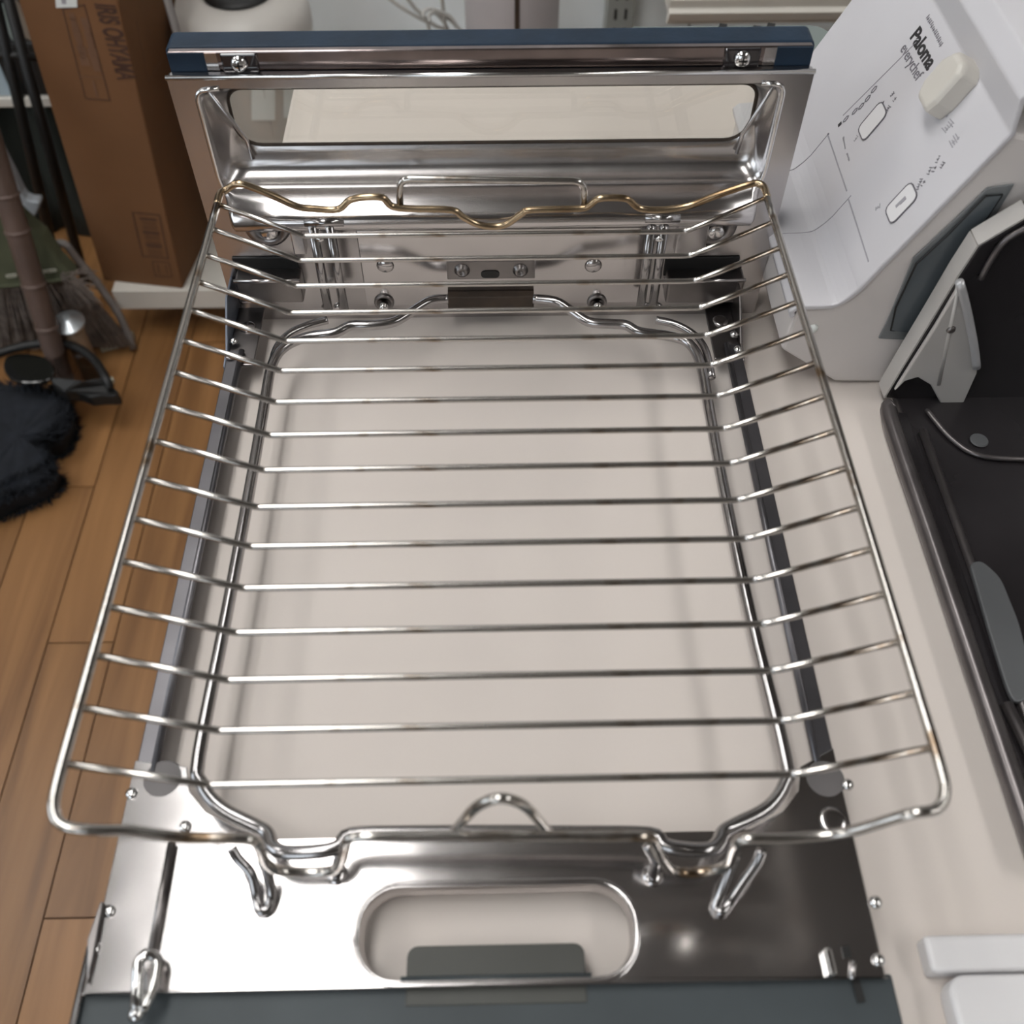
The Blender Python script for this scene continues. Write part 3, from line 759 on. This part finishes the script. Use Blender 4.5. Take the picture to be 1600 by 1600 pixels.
# side rails: angle section
for s_, xo in ((-1, -.158), (1, .1425)):
    xi = xo + (.008 if s_ < 0 else -.008)
    sec = [(xo, .001), (xo, .0155), (xi, .0155), (xi, .0142), (xo + (.0013 if s_ < 0 else -.0013), .0142), (xo + (.0013 if s_ < 0 else -.0013), .001)]
    obj('side_rail', prism([(x_, .168, z_) for x_, z_ in sec], (0, .262, 0)), 'rail', gd, bevel=.0006)
    obj('rail_bead', tube([(xi, .17, .0152), (xi, .43, .0152)], .0018, 8), 'rail', gd, smooth=True)
# carrier wire (thick, rounded loop)
ZW = .028
cw = [(0, .470, .012)]
left = [at(u_, v_, z_) for u_, v_, z_ in ((700, 467, .032), (672, 470, .032), (645, 486, .031), (615, 503, .030), (580, 508, .030), (548, 509, .030), (524, 520, .029), (484, 526, .028), (448, 540, .028), (425, 570, .028), (412, 640, .028), (391, 760, .028), (354, 960, .028), (311, 1180, .028), (316, 1225, .028), (345, 1262, .028), (398, 1290, .028), (418, 1302, .029), (426, 1322, .031), (446, 1332, .033), (500, 1330, .034), (530, 1322, .034), (548, 1304, .034), (640, 1301, .034), (770, 1300, .034))]
right = [at(u_, v_, z_) for u_, v_, z_ in ((833, 467, .032), (868, 471, .032), (893, 486, .031), (920, 503, .030), (955, 506, .030), (978, 508, .030), (1000, 519, .029), (1050, 526, .028), (1078, 538, .028), (1095, 570, .028), (1108, 640, .028), (1130, 760, .028), (1172, 960, .028), (1226, 1180, .028), (1226, 1225, .028), (1200, 1262, .028), (1150, 1288, .028), (1130, 1300, .029), (1122, 1316, .031), (1105, 1328, .033), (1060, 1326, .034), (1035, 1318, .034), (1015, 1303, .034), (900, 1301, .034), (770, 1300, .034))]
obj('carrier_wire', tube(spline(left + right[::-1][1:], 4), .0029, 10), 'wire_thick', gd, smooth=True)
for pts in ([(512, 500), (482, 508), (452, 522), (432, 545), (420, 590)], [(1025, 500), (1055, 507), (1085, 524), (1102, 548), (1112, 590)]):
    obj('carrier_brace', tube(spline([at(u_, v_, .027) for u_, v_ in pts], 5), .0023, 10), 'wire_thick', gd, smooth=True)
# feet: hairpin wires between carrier and plate
ZP = .0165
for pts in ([(362, 1325, .032), (372, 1342, .030), (392, 1365, .026), (400, 1400, .020), (406, 1422, ZP + .002), (420, 1418, ZP + .002), (424, 1395, .021), (418, 1365, .028), (410, 1345, .034)],
            [(1190, 1328, .034), (1182, 1348, .030), (1160, 1380, .024), (1140, 1410, .019), (1128, 1424, ZP + .002), (1119, 1416, ZP + .002), (1128, 1392, .022), (1140, 1360, .028), (1150, 1335, .034)]):
    obj('foot', tube(spline([at(*p) for p in pts], 4), .0021, 10), 'wire_thick', gd, smooth=True)
# front plate with the handle slot (top surface at ZP), built as a frame around the slot plus two arms
px0, px1 = -.1585, .1425
def pxz(u, v): 
    p = at(u, v, ZP); return (p.x, p.y)
yb0 = at(700, 1543, ZP).y; yt = at(700, 1306, ZP).y
sc0 = at(776, 1457, ZP)
hxs = (at(988, 1457, ZP).x - at(560, 1457, ZP).x) / 2
ys0 = at(776, 1529, ZP).y; ys1 = at(776, 1384, ZP).y
hr = (ys1 - ys0) / 2 * .88
hole = rrect(sc0.x, (ys0 + ys1) / 2, hxs, (ys1 - ys0) / 2, hr, 7)
outp = rrect((px0 + px1) / 2, (yb0 + yt) / 2, (px1 - px0) / 2, (yt - yb0) / 2, .001, 7)
fp = obj('front_plate', plate_hole(outp, hole, ZP - .0015, ZP), 'steel', gd, bevel=.0005)
hole2 = rrect(sc0.x, (ys0 + ys1) / 2, hxs + .0025, (ys1 - ys0) / 2 + .0025, hr + .0025, 7)
obj('slot_rim', bridge([[(x_, y_, ZP + .0001) for x_, y_ in hole2], [(x_, y_, ZP + .0008) for x_, y_ in rrect(sc0.x, (ys0 + ys1) / 2, hxs + .0012, (ys1 - ys0) / 2 + .0012, hr + .0012, 7)], [(x_, y_, ZP - .001) for x_, y_ in hole], [(x_, y_, ZP - .007) for x_, y_ in rrect(sc0.x, (ys0 + ys1) / 2, hxs - .001, (ys1 - ys0) / 2 - .001, hr - .001, 7)]]), 'steel', fp, smooth=True)
for s_ in (-1, 1):
    xo = px0 if s_ < 0 else px1
    inner = [at(u_, v_, ZP) for u_, v_ in (((292, 1198), (296, 1235), (322, 1268), (370, 1294), (420, 1306)) if s_ < 0 else ((1250, 1198), (1247, 1235), (1222, 1268), (1172, 1294), (1120, 1306)))]
    pts = [(xo, yt - .0005), (xo, at(0, 1192, ZP).y)] + [(p.x, p.y) for p in inner] + [(inner[-1].x, yt - .0005)]
    P3 = [(x_, y_, ZP - .0015) for x_, y_ in pts]
    ar = obj('plate_arm', prism(P3, (0, 0, .0015)), 'steel', gd, bevel=.0004)
    uc = 256 if s_ < 0 else 1287
    p = at(uc, 1206, ZP)
    obj('arm_boss', lathe([(.0085, -.0014), (.0083, -.0002), (.0078, .0001)], p - Vector((0, .003, 0)), sides=28), 'dullgrey', ar)
for u_, v_ in ((206, 1240), (290, 1292), (172, 1424), (148, 1482), (1324, 1226), (1368, 1410), (1372, 1500)):
    obj('rivet', lathe([(.0026, 0), (.0024, .001), (.001, .0018)], at(u_, v_, ZP), sides=16), 'chrome', gd, smooth=True)
obj('weld_dimple', lathe([(.006, 0), (.005, .0006), (.003, .0008)], at(1302, 1282, ZP), sides=24), 'steel', gd, smooth=True)
for u_, v_ in ((1020, 1368), (526, 1366)):
    obj('weld_bead', lathe([(.0045, 0), (.004, .0015), (.001, .0022)], at(u_, v_, ZP), sides=16), 'steel', gd, smooth=True)
    obj('short_hook', tube(spline([at(u_ - 10 * (1 if u_ > 800 else -1), v_ - 48, .034), at(u_ + 4, v_ - 25, .029), at(u_, v_ - 5, .021), at(u_, v_, ZP + .001)], 4), .0022, 10), 'wire_thick', gd, smooth=True)
# grey painted front bar below and in front of the plate, with the tab inside the slot
zb = ZP - .004
y_tab = at(776, 1476, zb).y; xt0 = at(636, 1500, zb).x; xt1 = at(914, 1500, zb).x
y_b = at(776, 1534, zb).y
obj('front_bar', prism([(px0 - .003, -.01, zb), (px1 + .004, -.01, zb), (px1 + .004, y_b, zb), (px0 - .003, y_b, zb)], (0, 0, -.010)), 'greypaint', gd, bevel=.001)
obj('front_bar_tab', prism([(x_, y_, zb + .0004) for x_, y_ in rrect((xt0 + xt1) / 2, (y_tab + y_b) / 2 - .004, (xt1 - xt0) / 2, (y_tab - y_b) / 2 + .004, (.004, .004, .0005, .0005), 4)], (0, 0, -.004)), 'greypaint2', gd, bevel=.0006)
obj('bar_bead', tube([(xt0 - .002, y_b + .001, zb + .0008), (xt1 + .002, y_b + .001, zb + .0008)], .0014, 8), 'greypaint', gd, smooth=True)
obj('bar_edge', tube([(px0 - .002, -.005, zb + .002), (px0 - .002, at(0, 1480, ZP).y, zb + .002)], .0016, 8), 'steel', gd, smooth=True)
# left rod and clip
obj('spring_rod', tube([at(268, 1318, ZP + .002), at(237, 1492, ZP + .002)], .0018, 10), 'steel_dark', gd, smooth=True)
clip = fillet([at(213, 1575, ZP + .010), at(216, 1500, ZP + .008), at(232, 1488, ZP + .008), at(248, 1500, ZP + .006), at(240, 1548, ZP + .006), at(222, 1580, ZP + .008)], .004, 4)
obj('spring_clip', tube(clip, .0022, 10), 'chrome', gd, smooth=True)
obj('clip_ball', lathe([(.0005, -.003), (.0024, -.002), (.0034, 0), (.0024, .002), (.0005, .003)], at(214, 1584, ZP + .006), sides=16), 'chrome', gd, smooth=True)
obj('left_ear', prism([at(140, 1470, ZP), at(160, 1412, ZP), at(166, 1412, ZP), at(150, 1500, ZP), at(140, 1540, ZP)], (0, 0, .003)), 'steel_dark', gd, bevel=.0006)
# right latch
obj('latch_tongue', prism([at(1282, 1484, ZP), at(1296, 1482, ZP), at(1306, 1526, ZP), at(1292, 1530, ZP)], (0, 0, .004)), 'chrome', gd, bevel=.0012)
obj('latch_hole', prism([at(1314, 1480, ZP), at(1326, 1478, ZP), at(1330, 1496, ZP), at(1318, 1498, ZP)], (0, 0, .0006)), 'black', gd)
obj('latch_slot', prism([at(1330, 1532, zb + .0004), at(1342, 1530, zb + .0004), at(1352, 1565, zb + .0004), at(1340, 1568, zb + .0004)], (0, 0, .0006)), 'black', gd)
obj('latch_fold', tube([at(1334, 1500, ZP + .001), at(1330, 1530, ZP)], .0012, 8), 'steel', gd, smooth=True)

# ------------------------------------------------------------------ GRATE
gr = thing('grill_grate', (0, .28, .093), 'wide chrome wire grate with heat-browned rim resting on the drawer', 'grate')
ZB, ZR = .093, .114
yn, yf = .112, .445
def xrim(y, s_):
    t = (y - yn) / (yf - yn)
    return (-.1436 + .0022 * t) if s_ < 0 else (.1415 - .0028 * t)
def sidep(y, s_, z=ZR): return Vector((xrim(y, s_), y, z))
nl = [aty(u_, v_, .113) for u_, v_ in ((200, 1298), (280, 1308), (385, 1311), (404, 1322), (414, 1346), (440, 1361), (510, 1362), (532, 1348), (540, 1322), (552, 1308), (640, 1307), (780, 1307), (920, 1307), (1006, 1307), (1022, 1318), (1034, 1342), (1056, 1362), (1105, 1362), (1138, 1350), (1150, 1322), (1166, 1311), (1230, 1310), (1320, 1301))]
def corner(s_):
    return [sidep(.432, s_), sidep(.34, s_), sidep(.24, s_), sidep(.16, s_), sidep(.128, s_), sidep(.118, s_) + Vector((-.001 * s_, 0, -.0003)), sidep(yn + .001, s_) + Vector((-.005 * s_, 0, -.001)), sidep(yn, s_) + Vector((-.014 * s_, 0, -.003))]
obj('rim_near', tube(spline(corner(-1) + nl + corner(1)[::-1], 4), .0019, 10), 'wire', gr, smooth=True)
fl_ = [aty(u_, v_, yf) for u_, v_ in ((375, 287), (420, 303), (462, 322), (490, 326), (528, 327), (546, 313), (570, 308), (598, 309), (612, 322), (640, 326), (705, 328), (722, 338), (745, 350), (770, 354), (792, 350), (815, 334), (830, 328), (905, 326), (922, 320), (934, 311), (955, 309), (980, 311), (998, 325), (1030, 328), (1075, 322), (1120, 305), (1165, 290))]
allf = spline([sidep(.432, -1), sidep(.441, -1), sidep(yf, -1) + Vector((.003, 0, 0))] + fl_ + [sidep(yf, 1) + Vector((-.003, 0, 0)), sidep(.441, 1), sidep(.432, 1)], 4)
obj('rim_far', tube(allf, .0019, 10), 'wire_rust', gr, smooth=True)
hd = fillet([aty(u_, v_, yf + .002) for u_, v_ in ((625, 322), (624, 279), (913, 283), (912, 323))], .006, 4)
obj('lift_handle', tube(hd, .0019, 10), 'wire', gr, smooth=True)
ac = spline([aty(u_, v_, .118) for u_, v_ in ((706, 1306), (722, 1284), (748, 1258), (783, 1247), (818, 1258), (843, 1284), (860, 1306))], 4)
obj('near_arch', tube(ac, .0018, 10), 'wire', gr, smooth=True)
xbl, xbr = -.1005, .1000
bm_ = None
for t in range(16):
    y_ = .4335 - .02 * t
    pts = fillet([(xrim(y_, -1) + .0005, y_, ZR - .001), (xbl - .001, y_, ZB + .0003), (xbl + .0, y_, ZB), (xbr, y_, ZB), (xrim(y_, 1) - .0005, y_, ZR - .001)], .003, 2)
    o = obj('crossbar', tube(pts, .00135, 8), 'wire', gr, smooth=True)
    o2 = obj('bend_glint', lathe([(.0002, -.0014), (.0013, -.0008), (.0016, 0), (.0013, .0008), (.0002, .0014)], (xbr, y_, ZB + .0006), sides=10), 'chrome', o, smooth=True)  # bright bead modelled in place of the glint at each right bend

# ------------------------------------------------------------------ STOVE at the right
YS, YE = .41, .61
st = thing('gas_stove', (.25, .5, 0), 'white gas stove tipped on its side, printed Paloma everychef, right of the drawer', 'stove')
def sx(u, v): p = aty(u, v, YS); return Vector((p.x, YS, p.z))
P1 = sx(1246, 485); P2 = sx(1300, 482); P3a = sx(1326, 470); P3 = sx(1347, 454); P4 = sx(1586, 211)
P4c = P4 + (P4 - P3).normalized() * .004
out_dir = Vector((-.5, 0, .45))
P5 = P4c + Vector((-.004, 0, .014)); P6 = P4c + Vector((.001, 0, .022)); P7 = P4c + Vector((.010, 0, .024))
sec = [P1, P2, P3a, P3, P4, P5, P6, P7, Vector((P7.x + .12, YS, P7.z - .06)), Vector((P7.x + .12, YS, .001)), Vector((sx(1385, 622).x, YS, .001)), Vector((sx(1300, 612).x, YS, .002)), Vector((P1.x - .002, YS, P1.z - .03))]
ext = Vector((0, YE - YS, 0))
case_sec = [p.copy() for p in sec]
for p in case_sec: pass
topsec = sec[:8]
# case body (grey-beige) slightly inside the white skin
body = obj('case', prism([Vector((p.x, YS + .001, p.z)) for p in sec[:4]] + [Vector((P4.x + .0, YS + .001, P4.z)), Vector((P7.x + .12, YS + .001, P7.z - .06))] + [Vector((p.x, YS + .001, p.z)) for p in sec[9:]], ext), 'beigeside', st, bevel=.002)
# white skin: profile offset outward 3 mm over the top and left
def off(pl, d):
    out = []
    for i_, p in enumerate(pl):
        a_ = pl[max(i_ - 1, 0)]; c_ = pl[min(i_ + 1, len(pl) - 1)]; t_ = (c_ - a_).normalized(); n_ = Vector((-t_.z, 0, t_.x)); out.append(p + n_ * d)
    return out
skin_in = [p for p in spline([Vector((P1.x, YS, P1.z - .004)), P1, P2, P3a, P3], 3)] + [P4, P5, P6, P7, P7 + Vector((.03, 0, -.008))]
skin_out = off(skin_in, .003)
ring = skin_out + skin_in[::-1]
ring = [Vector((p.x, YS - .0005, p.z)) for p in ring]
V = ring + [p + ext + Vector((0, .002, 0)) for p in ring]; n_ = len(ring); m_ = len(skin_in)
F = [(i_, (i_ + 1) % n_, n_ + (i_ + 1) % n_, n_ + i_) for i_ in range(n_)]
for i_ in range(m_ - 1): F += [(i_, i_ + 1, n_ - 2 - i_, n_ - 1 - i_), (n_ + i_, n_ + i_ + 1, 2 * n_ - 2 - i_, 2 * n_ - 1 - i_)]
skin = obj('top_panel', (V, F), 'white', st, bevel=.0012, seg=3)
sdir = (P4 - P3).normalized(); npl = Vector((-sdir.z, 0, sdir.x)); p0 = P3 + npl * .003
def onA(u, v, off_=0.): return atp(u, v, p0, npl) + npl * off_
RD = Vector((0, -1, 0))
def atext(s, uv, size, m, bold=False, length=None):
    c_ = onA(*uv, .0001); kx = 1.
    if length:
        vf = text_mesh(s, size, (0, 0, 0), RD, sdir); l_ = max(v.y for v in vf[0]) - min(v.y for v in vf[0])
        want = (onA(*length[0]) - onA(*length[1])).length; kx = want / l_
    return obj('lettering', text_mesh(s, size, c_, RD, sdir, .00015, bold, kx), m, skin)
atext('Paloma', (1442, 76), .0105, 'printdark', True, ((1430, 50), (1454, 104)))
atext('everychef', (1424, 96), .0085, 'print', False, ((1411, 70), (1436, 120)))
atext('PA-A', (1461, 45), .005, 'print', False, ((1451, 24), (1472, 68))) if False else None
def bars(seq, name='printed_marks', m='print'):
    out = []
    for (u0, v0, u1, v1, wpx) in seq:
        a_ = onA(u0, v0, .0001); b_ = onA(u1, v1, .0001); wd = max(wpx * .00036, .0008)
        d_ = (b_ - a_); n_ = max(1, int(d_.length / .0011)); dn = d_.normalized(); sd_ = dn.cross(npl)
        if name != 'printed_marks': out.append(linestrip([a_, b_], npl, wd, .0002)); continue
        for q in range(n_ + 1):
            c_ = a_ + d_ * (q / max(n_, 1)); h0 = R.uniform(.3, 1) * wd / 2; h1 = R.uniform(.3, 1) * wd / 2
            out.append(linestrip([c_ - sd_ * h0, c_ + sd_ * h1], npl, .0004, .0002))
            if q % 2: out.append(linestrip([c_ - dn * .0006 + sd_ * h0 * .5, c_ + dn * .0006 + sd_ * h0 * .5], npl, .0004, .0002))
    return obj(name, join(*out), m, skin)
bars([(1450 + q * 2.9, 26 + q * 5.8, 1451 + q * 2.9, 29 + q * 5.8, 7) for q in range(8)])
bars([(1376 - 2, 171, 1380, 160, 8), (1386, 172, 1390, 166, 10), (1392, 150, 1397, 145, 5), (1396, 158, 1399, 154, 6)], m='print')
bars([(1362, 188, 1368, 178, 6), (1371, 186, 1374, 178, 5), (1354, 196, 1357, 191, 4)], m='print')
bars([(1318, 215, 1321, 232, 3), (1324, 240, 1327, 250, 3), (1335, 220, 1340, 213, 7)], m='printlight')
bars([(1433, 296, 1440, 280, 6), (1440, 290, 1444, 284, 7), (1450, 272, 1455, 262, 6), (1458, 268, 1461, 262, 6), (1463, 254, 1468, 244, 6), (1470, 262, 1475, 254, 6)], m='print')
bars([(1476, 205, 1488, 190, 18), (1486, 225, 1496, 214, 18)], m='printlight')
bars([(1474, 165, 1480, 182, 3), (1369, 326, 1375, 322, 8)], m='printlight')
bars([(1312, 195, 1313, 194, 6)], 'indicator_dot', 'printdark')
lnp = [(1322, 186), (1336, 174), (1346, 166), (1356, 154), (1366, 140)]
for (u_, v_) in lnp:
    c_ = onA(u_, v_, .0001); obj('lamp_ring', linestrip([c_ + sdir * .0022 * math.cos(q * PI / 3) + RD * .0012 * math.sin(q * PI / 3) for q in range(6)], npl, .0005, .0002, True), 'print', skin)
obj('panel_rule', linestrip([onA(1318, 180, .0001), onA(1432, 66, .0001)], npl, .0004, .0002), 'printlight', skin)
def button(uv, w_, h_):
    c_ = onA(*uv, .0001)
    pts = [c_ + RD * x_ + sdir * y_ for x_, y_ in rrect(0, 0, w_, h_, min(w_, h_) * .5, 3)]
    b_ = obj('button', prism([p - npl * .0002 for p in pts], npl * .0007), 'white2', skin, bevel=.0003)
    obj('button_outline', linestrip([p + npl * .0002 for p in pts], npl, .0006, .0005, True), 'print', skin)
button((1364, 190), .0068, .0095)
button((1409, 318), .0068, .0095)
bars([(1357, 200, 1361, 195, 4), (1363, 182, 1366, 179, 9), (1370, 190, 1374, 186, 7), (1361, 190, 1364, 188, 4)])
obj('button_print', join(linestrip([onA(1403, 322, .0006), onA(1407, 318, .0006)], npl, .0018, .0002), linestrip([onA(1410, 316, .0006), onA(1414, 312, .0006)], npl, .0024, .0002)), 'printlight', skin)
# lid seams on the curved part
def skin_pt(u, v, y=None): return atp(u, v, P1 + Vector((0, 0, .003)), Vector((-.15, 0, 1)).normalized())
obj('lid_seam', linestrip([onA(1294, 212, .0001), onA(1323, 298, .0001)], npl, .0008, .0002), 'printlight', skin)
obj('lid_seam', linestrip([onA(1326, 311, .0001), onA(1357, 408, .0001)], npl, .0008, .0002), 'printlight', skin)
obj('seam_dot', lathe([(.0009, 0), (.0006, .0004)], onA(1294, 210), axis=npl, sides=10), 'print', skin)
for yy in (aty(1294, 210, 1).y and onA(1294, 210).y, onA(1326, 310).y):
    pr_ = off(spline([P1, P2, P3a, P3], 4), .0031)
    pr_ = [Vector((p.x, yy, p.z)) for p in pr_] + [Vector((onA(1294, 210).x, yy, onA(1294, 210).z))]
    obj('lid_seam', tube(pr_, .00035, 6), 'printlight', skin)
# knob
kb = [(1440, 128), (1482, 86), (1518, 84), (1530, 118), (1512, 160), (1446, 152)]
base = [onA(u_, v_ + 8, 0) for u_, v_ in kb]
kc = onA(1496, 138, 0)
kpts = [kc + RD * x_ + sdir * y_ for x_, y_ in ((-.006, -.0145), (.008, -.0145), (.0105, -.007), (.0105, .009), (.006, .0135), (-.005, .0135), (-.0105, .006), (-.0105, -.008))]
kn = obj('knob', join(bridge([[p - npl * .0005 for p in kpts], [p + npl * .010 for p in kpts], [kc + (p - kc) * .86 + npl * .0125 for p in kpts]], True, True)), 'knob', skin, bevel=.002, seg=3)
# slate window on the case side
def onB(u, v, o_=0.): return aty(u, v, YS + .001 - o_)
wq = [(1372, 527), (1384, 503), (1398, 470), (1426, 402), (1480, 352), (1542, 292), (1584, 286), (1510, 410), (1435, 530)]
wpl = [onB(*q, .0002) for q in wq]
wn = obj('side_window', prism(wpl, (0, -.0012, 0)), 'slate2', body, bevel=.0004)
cw_ = sum(wpl, Vector()) / len(wpl)
wq2 = [(1392, 516), (1400, 480), (1432, 412), (1482, 366), (1540, 306), (1566, 304), (1500, 404), (1432, 520)]
obj('window_recess', prism([onB(*q, .0018) for q in wq2], (0, -.0008, 0)), 'slate', wn, bevel=.0003)
obj('window_groove', tube([onB(*q, .0022) for q in wq2], .0006, 6, closed=True), 'black', wn)
p = onB(1270, 513, 0); obj('case_screw', lathe([(.003, 0), (.0026, .001), (.001, .0018)], p, axis=(0, -1, 0), sides=16), 'label', body, smooth=True)

# ------------------------------------------------------------------ black enamel pan at the right
pan = thing('oven_pan', (.33, .2, 0), 'black enamel stove tray with worn rim and grey bracket at the right edge', 'pan')
rimz = .009
xr = at(1386, 640, rimz).x
ypf = at(1386, 632, rimz).y
rp = [(xr, .125, rimz), (xr, .18, rimz), (xr, .30, rimz), (xr, ypf - .012, rimz), (xr + .004, ypf - .002, rimz + .004)]
edge = [aty(u_, v_, .398) for u_, v_ in ((1408, 590), (1455, 515), (1496, 440), (1538, 378), (1610, 335), (1700, 300))]
obj('rim', tube(spline(rp[:4] + [(xr + .003, ypf - .002, rimz + .001)], 4), .0048, 12), 'panrim', pan, smooth=True)
obj('inner_wall', prism([(xr + .004, .125, rimz), (xr + .012, .125, rimz - .002), (xr + .012, .125, .001), (xr - .001, .125, .001), (xr - .001, .125, rimz - .003)], (0, ypf - .13, 0)), 'panblack', pan, bevel=.001)
obj('step_bead', tube([(xr + .0165, .125, .0085), (xr + .0160, ypf - .02, .0085)], .0024, 10), 'panrim', pan, smooth=True)
obj('pan_floor', box(xr + .009, xr + .40, .125, .405, .001, .007), 'panblack', pan, bevel=.001)
rel = [(1512, 884), (1530, 880), (1560, 905), (1590, 980), (1608, 1060), (1604, 1095), (1582, 1105), (1570, 1080), (1545, 1000)]
rz = .0085
obj('stamped_relief', prism(fillet([at(u_, v_, rz) for u_, v_ in rel], .006, 3, True), (0, 0, .003)), 'pangrey', pan, bevel=.0015, seg=3)
obj('relief_bead', tube([at(1572, 1100, .0095), at(1612, 1180, .0095), at(1660, 1290, .0095)], .003, 10), 'panrim', pan, smooth=True)
# upright black wall with pale side
ow = [(1384, 622), (1412, 575), (1458, 500), (1499, 432), (1530, 385), (1610, 338), (1760, 300), (1760, 760), (1395, 648)]
wl = [aty(u_, v_, .392) for u_, v_ in ow[:8]]
for p in wl: p.z = max(p.z, .006)
wl = wl[:7] + [Vector((.55, .392, wl[6].z + .01)), Vector((.55, .392, .006)), Vector((aty(1400, 640, .392).x, .392, .006))]
up_ = obj('upright_wall', prism(wl, (0, .012, 0)), 'panblack', pan, bevel=.001)
sd = [aty(u_, v_, .404) for u_, v_ in ()]
strip = []
src = wl[:6]
for i_ in range(5):
    a_, b_ = src[i_], src[i_ + 1]; d_ = (b_ - a_).normalized(); n_ = Vector((-d_.z, 0, d_.x))
    strip.append(prism([a_ + n_ * .0002, b_ + n_ * .0002, b_ + n_ * .0012, a_ + n_ * .0012], (0, .012, 0)))
obj('pale_flange', join(*strip), 'bracket', pan)
bk = [(1396, 606), (1416, 574), (1460, 504), (1499, 438), (1506, 452), (1526, 560), (1524, 578), (1494, 645), (1486, 652), (1478, 644), (1452, 596), (1432, 584), (1412, 590)]
bkt = obj('bracket', prism([aty(u_, v_, .3915) for u_, v_ in bk], (0, -.003, 0)), 'bracket', pan, bevel=.0008)
be = [aty(u_, v_, .3865) for u_, v_ in ((1499, 440), (1510, 480), (1522, 540), (1526, 574))]
obj('bracket_edge', tube(spline(be, 3), .0022, 10), 'bracketedge', bkt, smooth=True)
obj('bracket_fold', tube([aty(u_, v_, .3895) for u_, v_ in ((1498, 446), (1478, 540), (1466, 600))], .0015, 8), 'bracket', bkt, smooth=True)
obj('bracket_screw', lathe([(.0025, 0), (.002, .001), (.0008, .0014)], aty(1486, 515, .3885), axis=(0, -1, 0), sides=14), 'steel_dark', bkt, smooth=True)
obj('bead', tube(spline([aty(u_, v_, .390) for u_, v_ in ((1532, 436), (1552, 400), (1575, 372), (1612, 352))], 3), .0016, 8), 'panrim', pan, smooth=True)
obj('floor_bead', tube(spline([at(u_, v_, .009) for u_, v_ in ((1448, 640), (1470, 668), (1492, 690), (1520, 708), (1560, 716), (1640, 718))], 4), .0014, 10), 'panrim', pan, smooth=True)
obj('floor_hole', lathe([(.005, 0), (.0045, .0006), (.001, .0007)], at(1530, 688, .008), sides=20), 'pangrey', pan)

# ------------------------------------------------------------------ white lidded box at the bottom right
zt_ = .012
wb = thing('white_box', (.27, .05, 0), 'white box with a lid line at the bottom right corner', 'box')
bx0 = at(1444, 1460, zt_).x; byf = at(1500, 1458, zt_).y; bym = at(1500, 1520, zt_).y
obj('back_ledge', box(bx0, bx0 + .12, bym + .0006, byf, 0, zt_ - .001), 'white2', wb, bevel=.002, seg=3)
ll = [(x_, y_, 0) for x_, y_ in rrect(bx0 + .064, bym - .0606, .060, .060, (.004, .007, .004, .004), 5)]
obj('lid', prism(ll, (0, 0, zt_ + .001)), 'white2', wb, bevel=.002, seg=3)
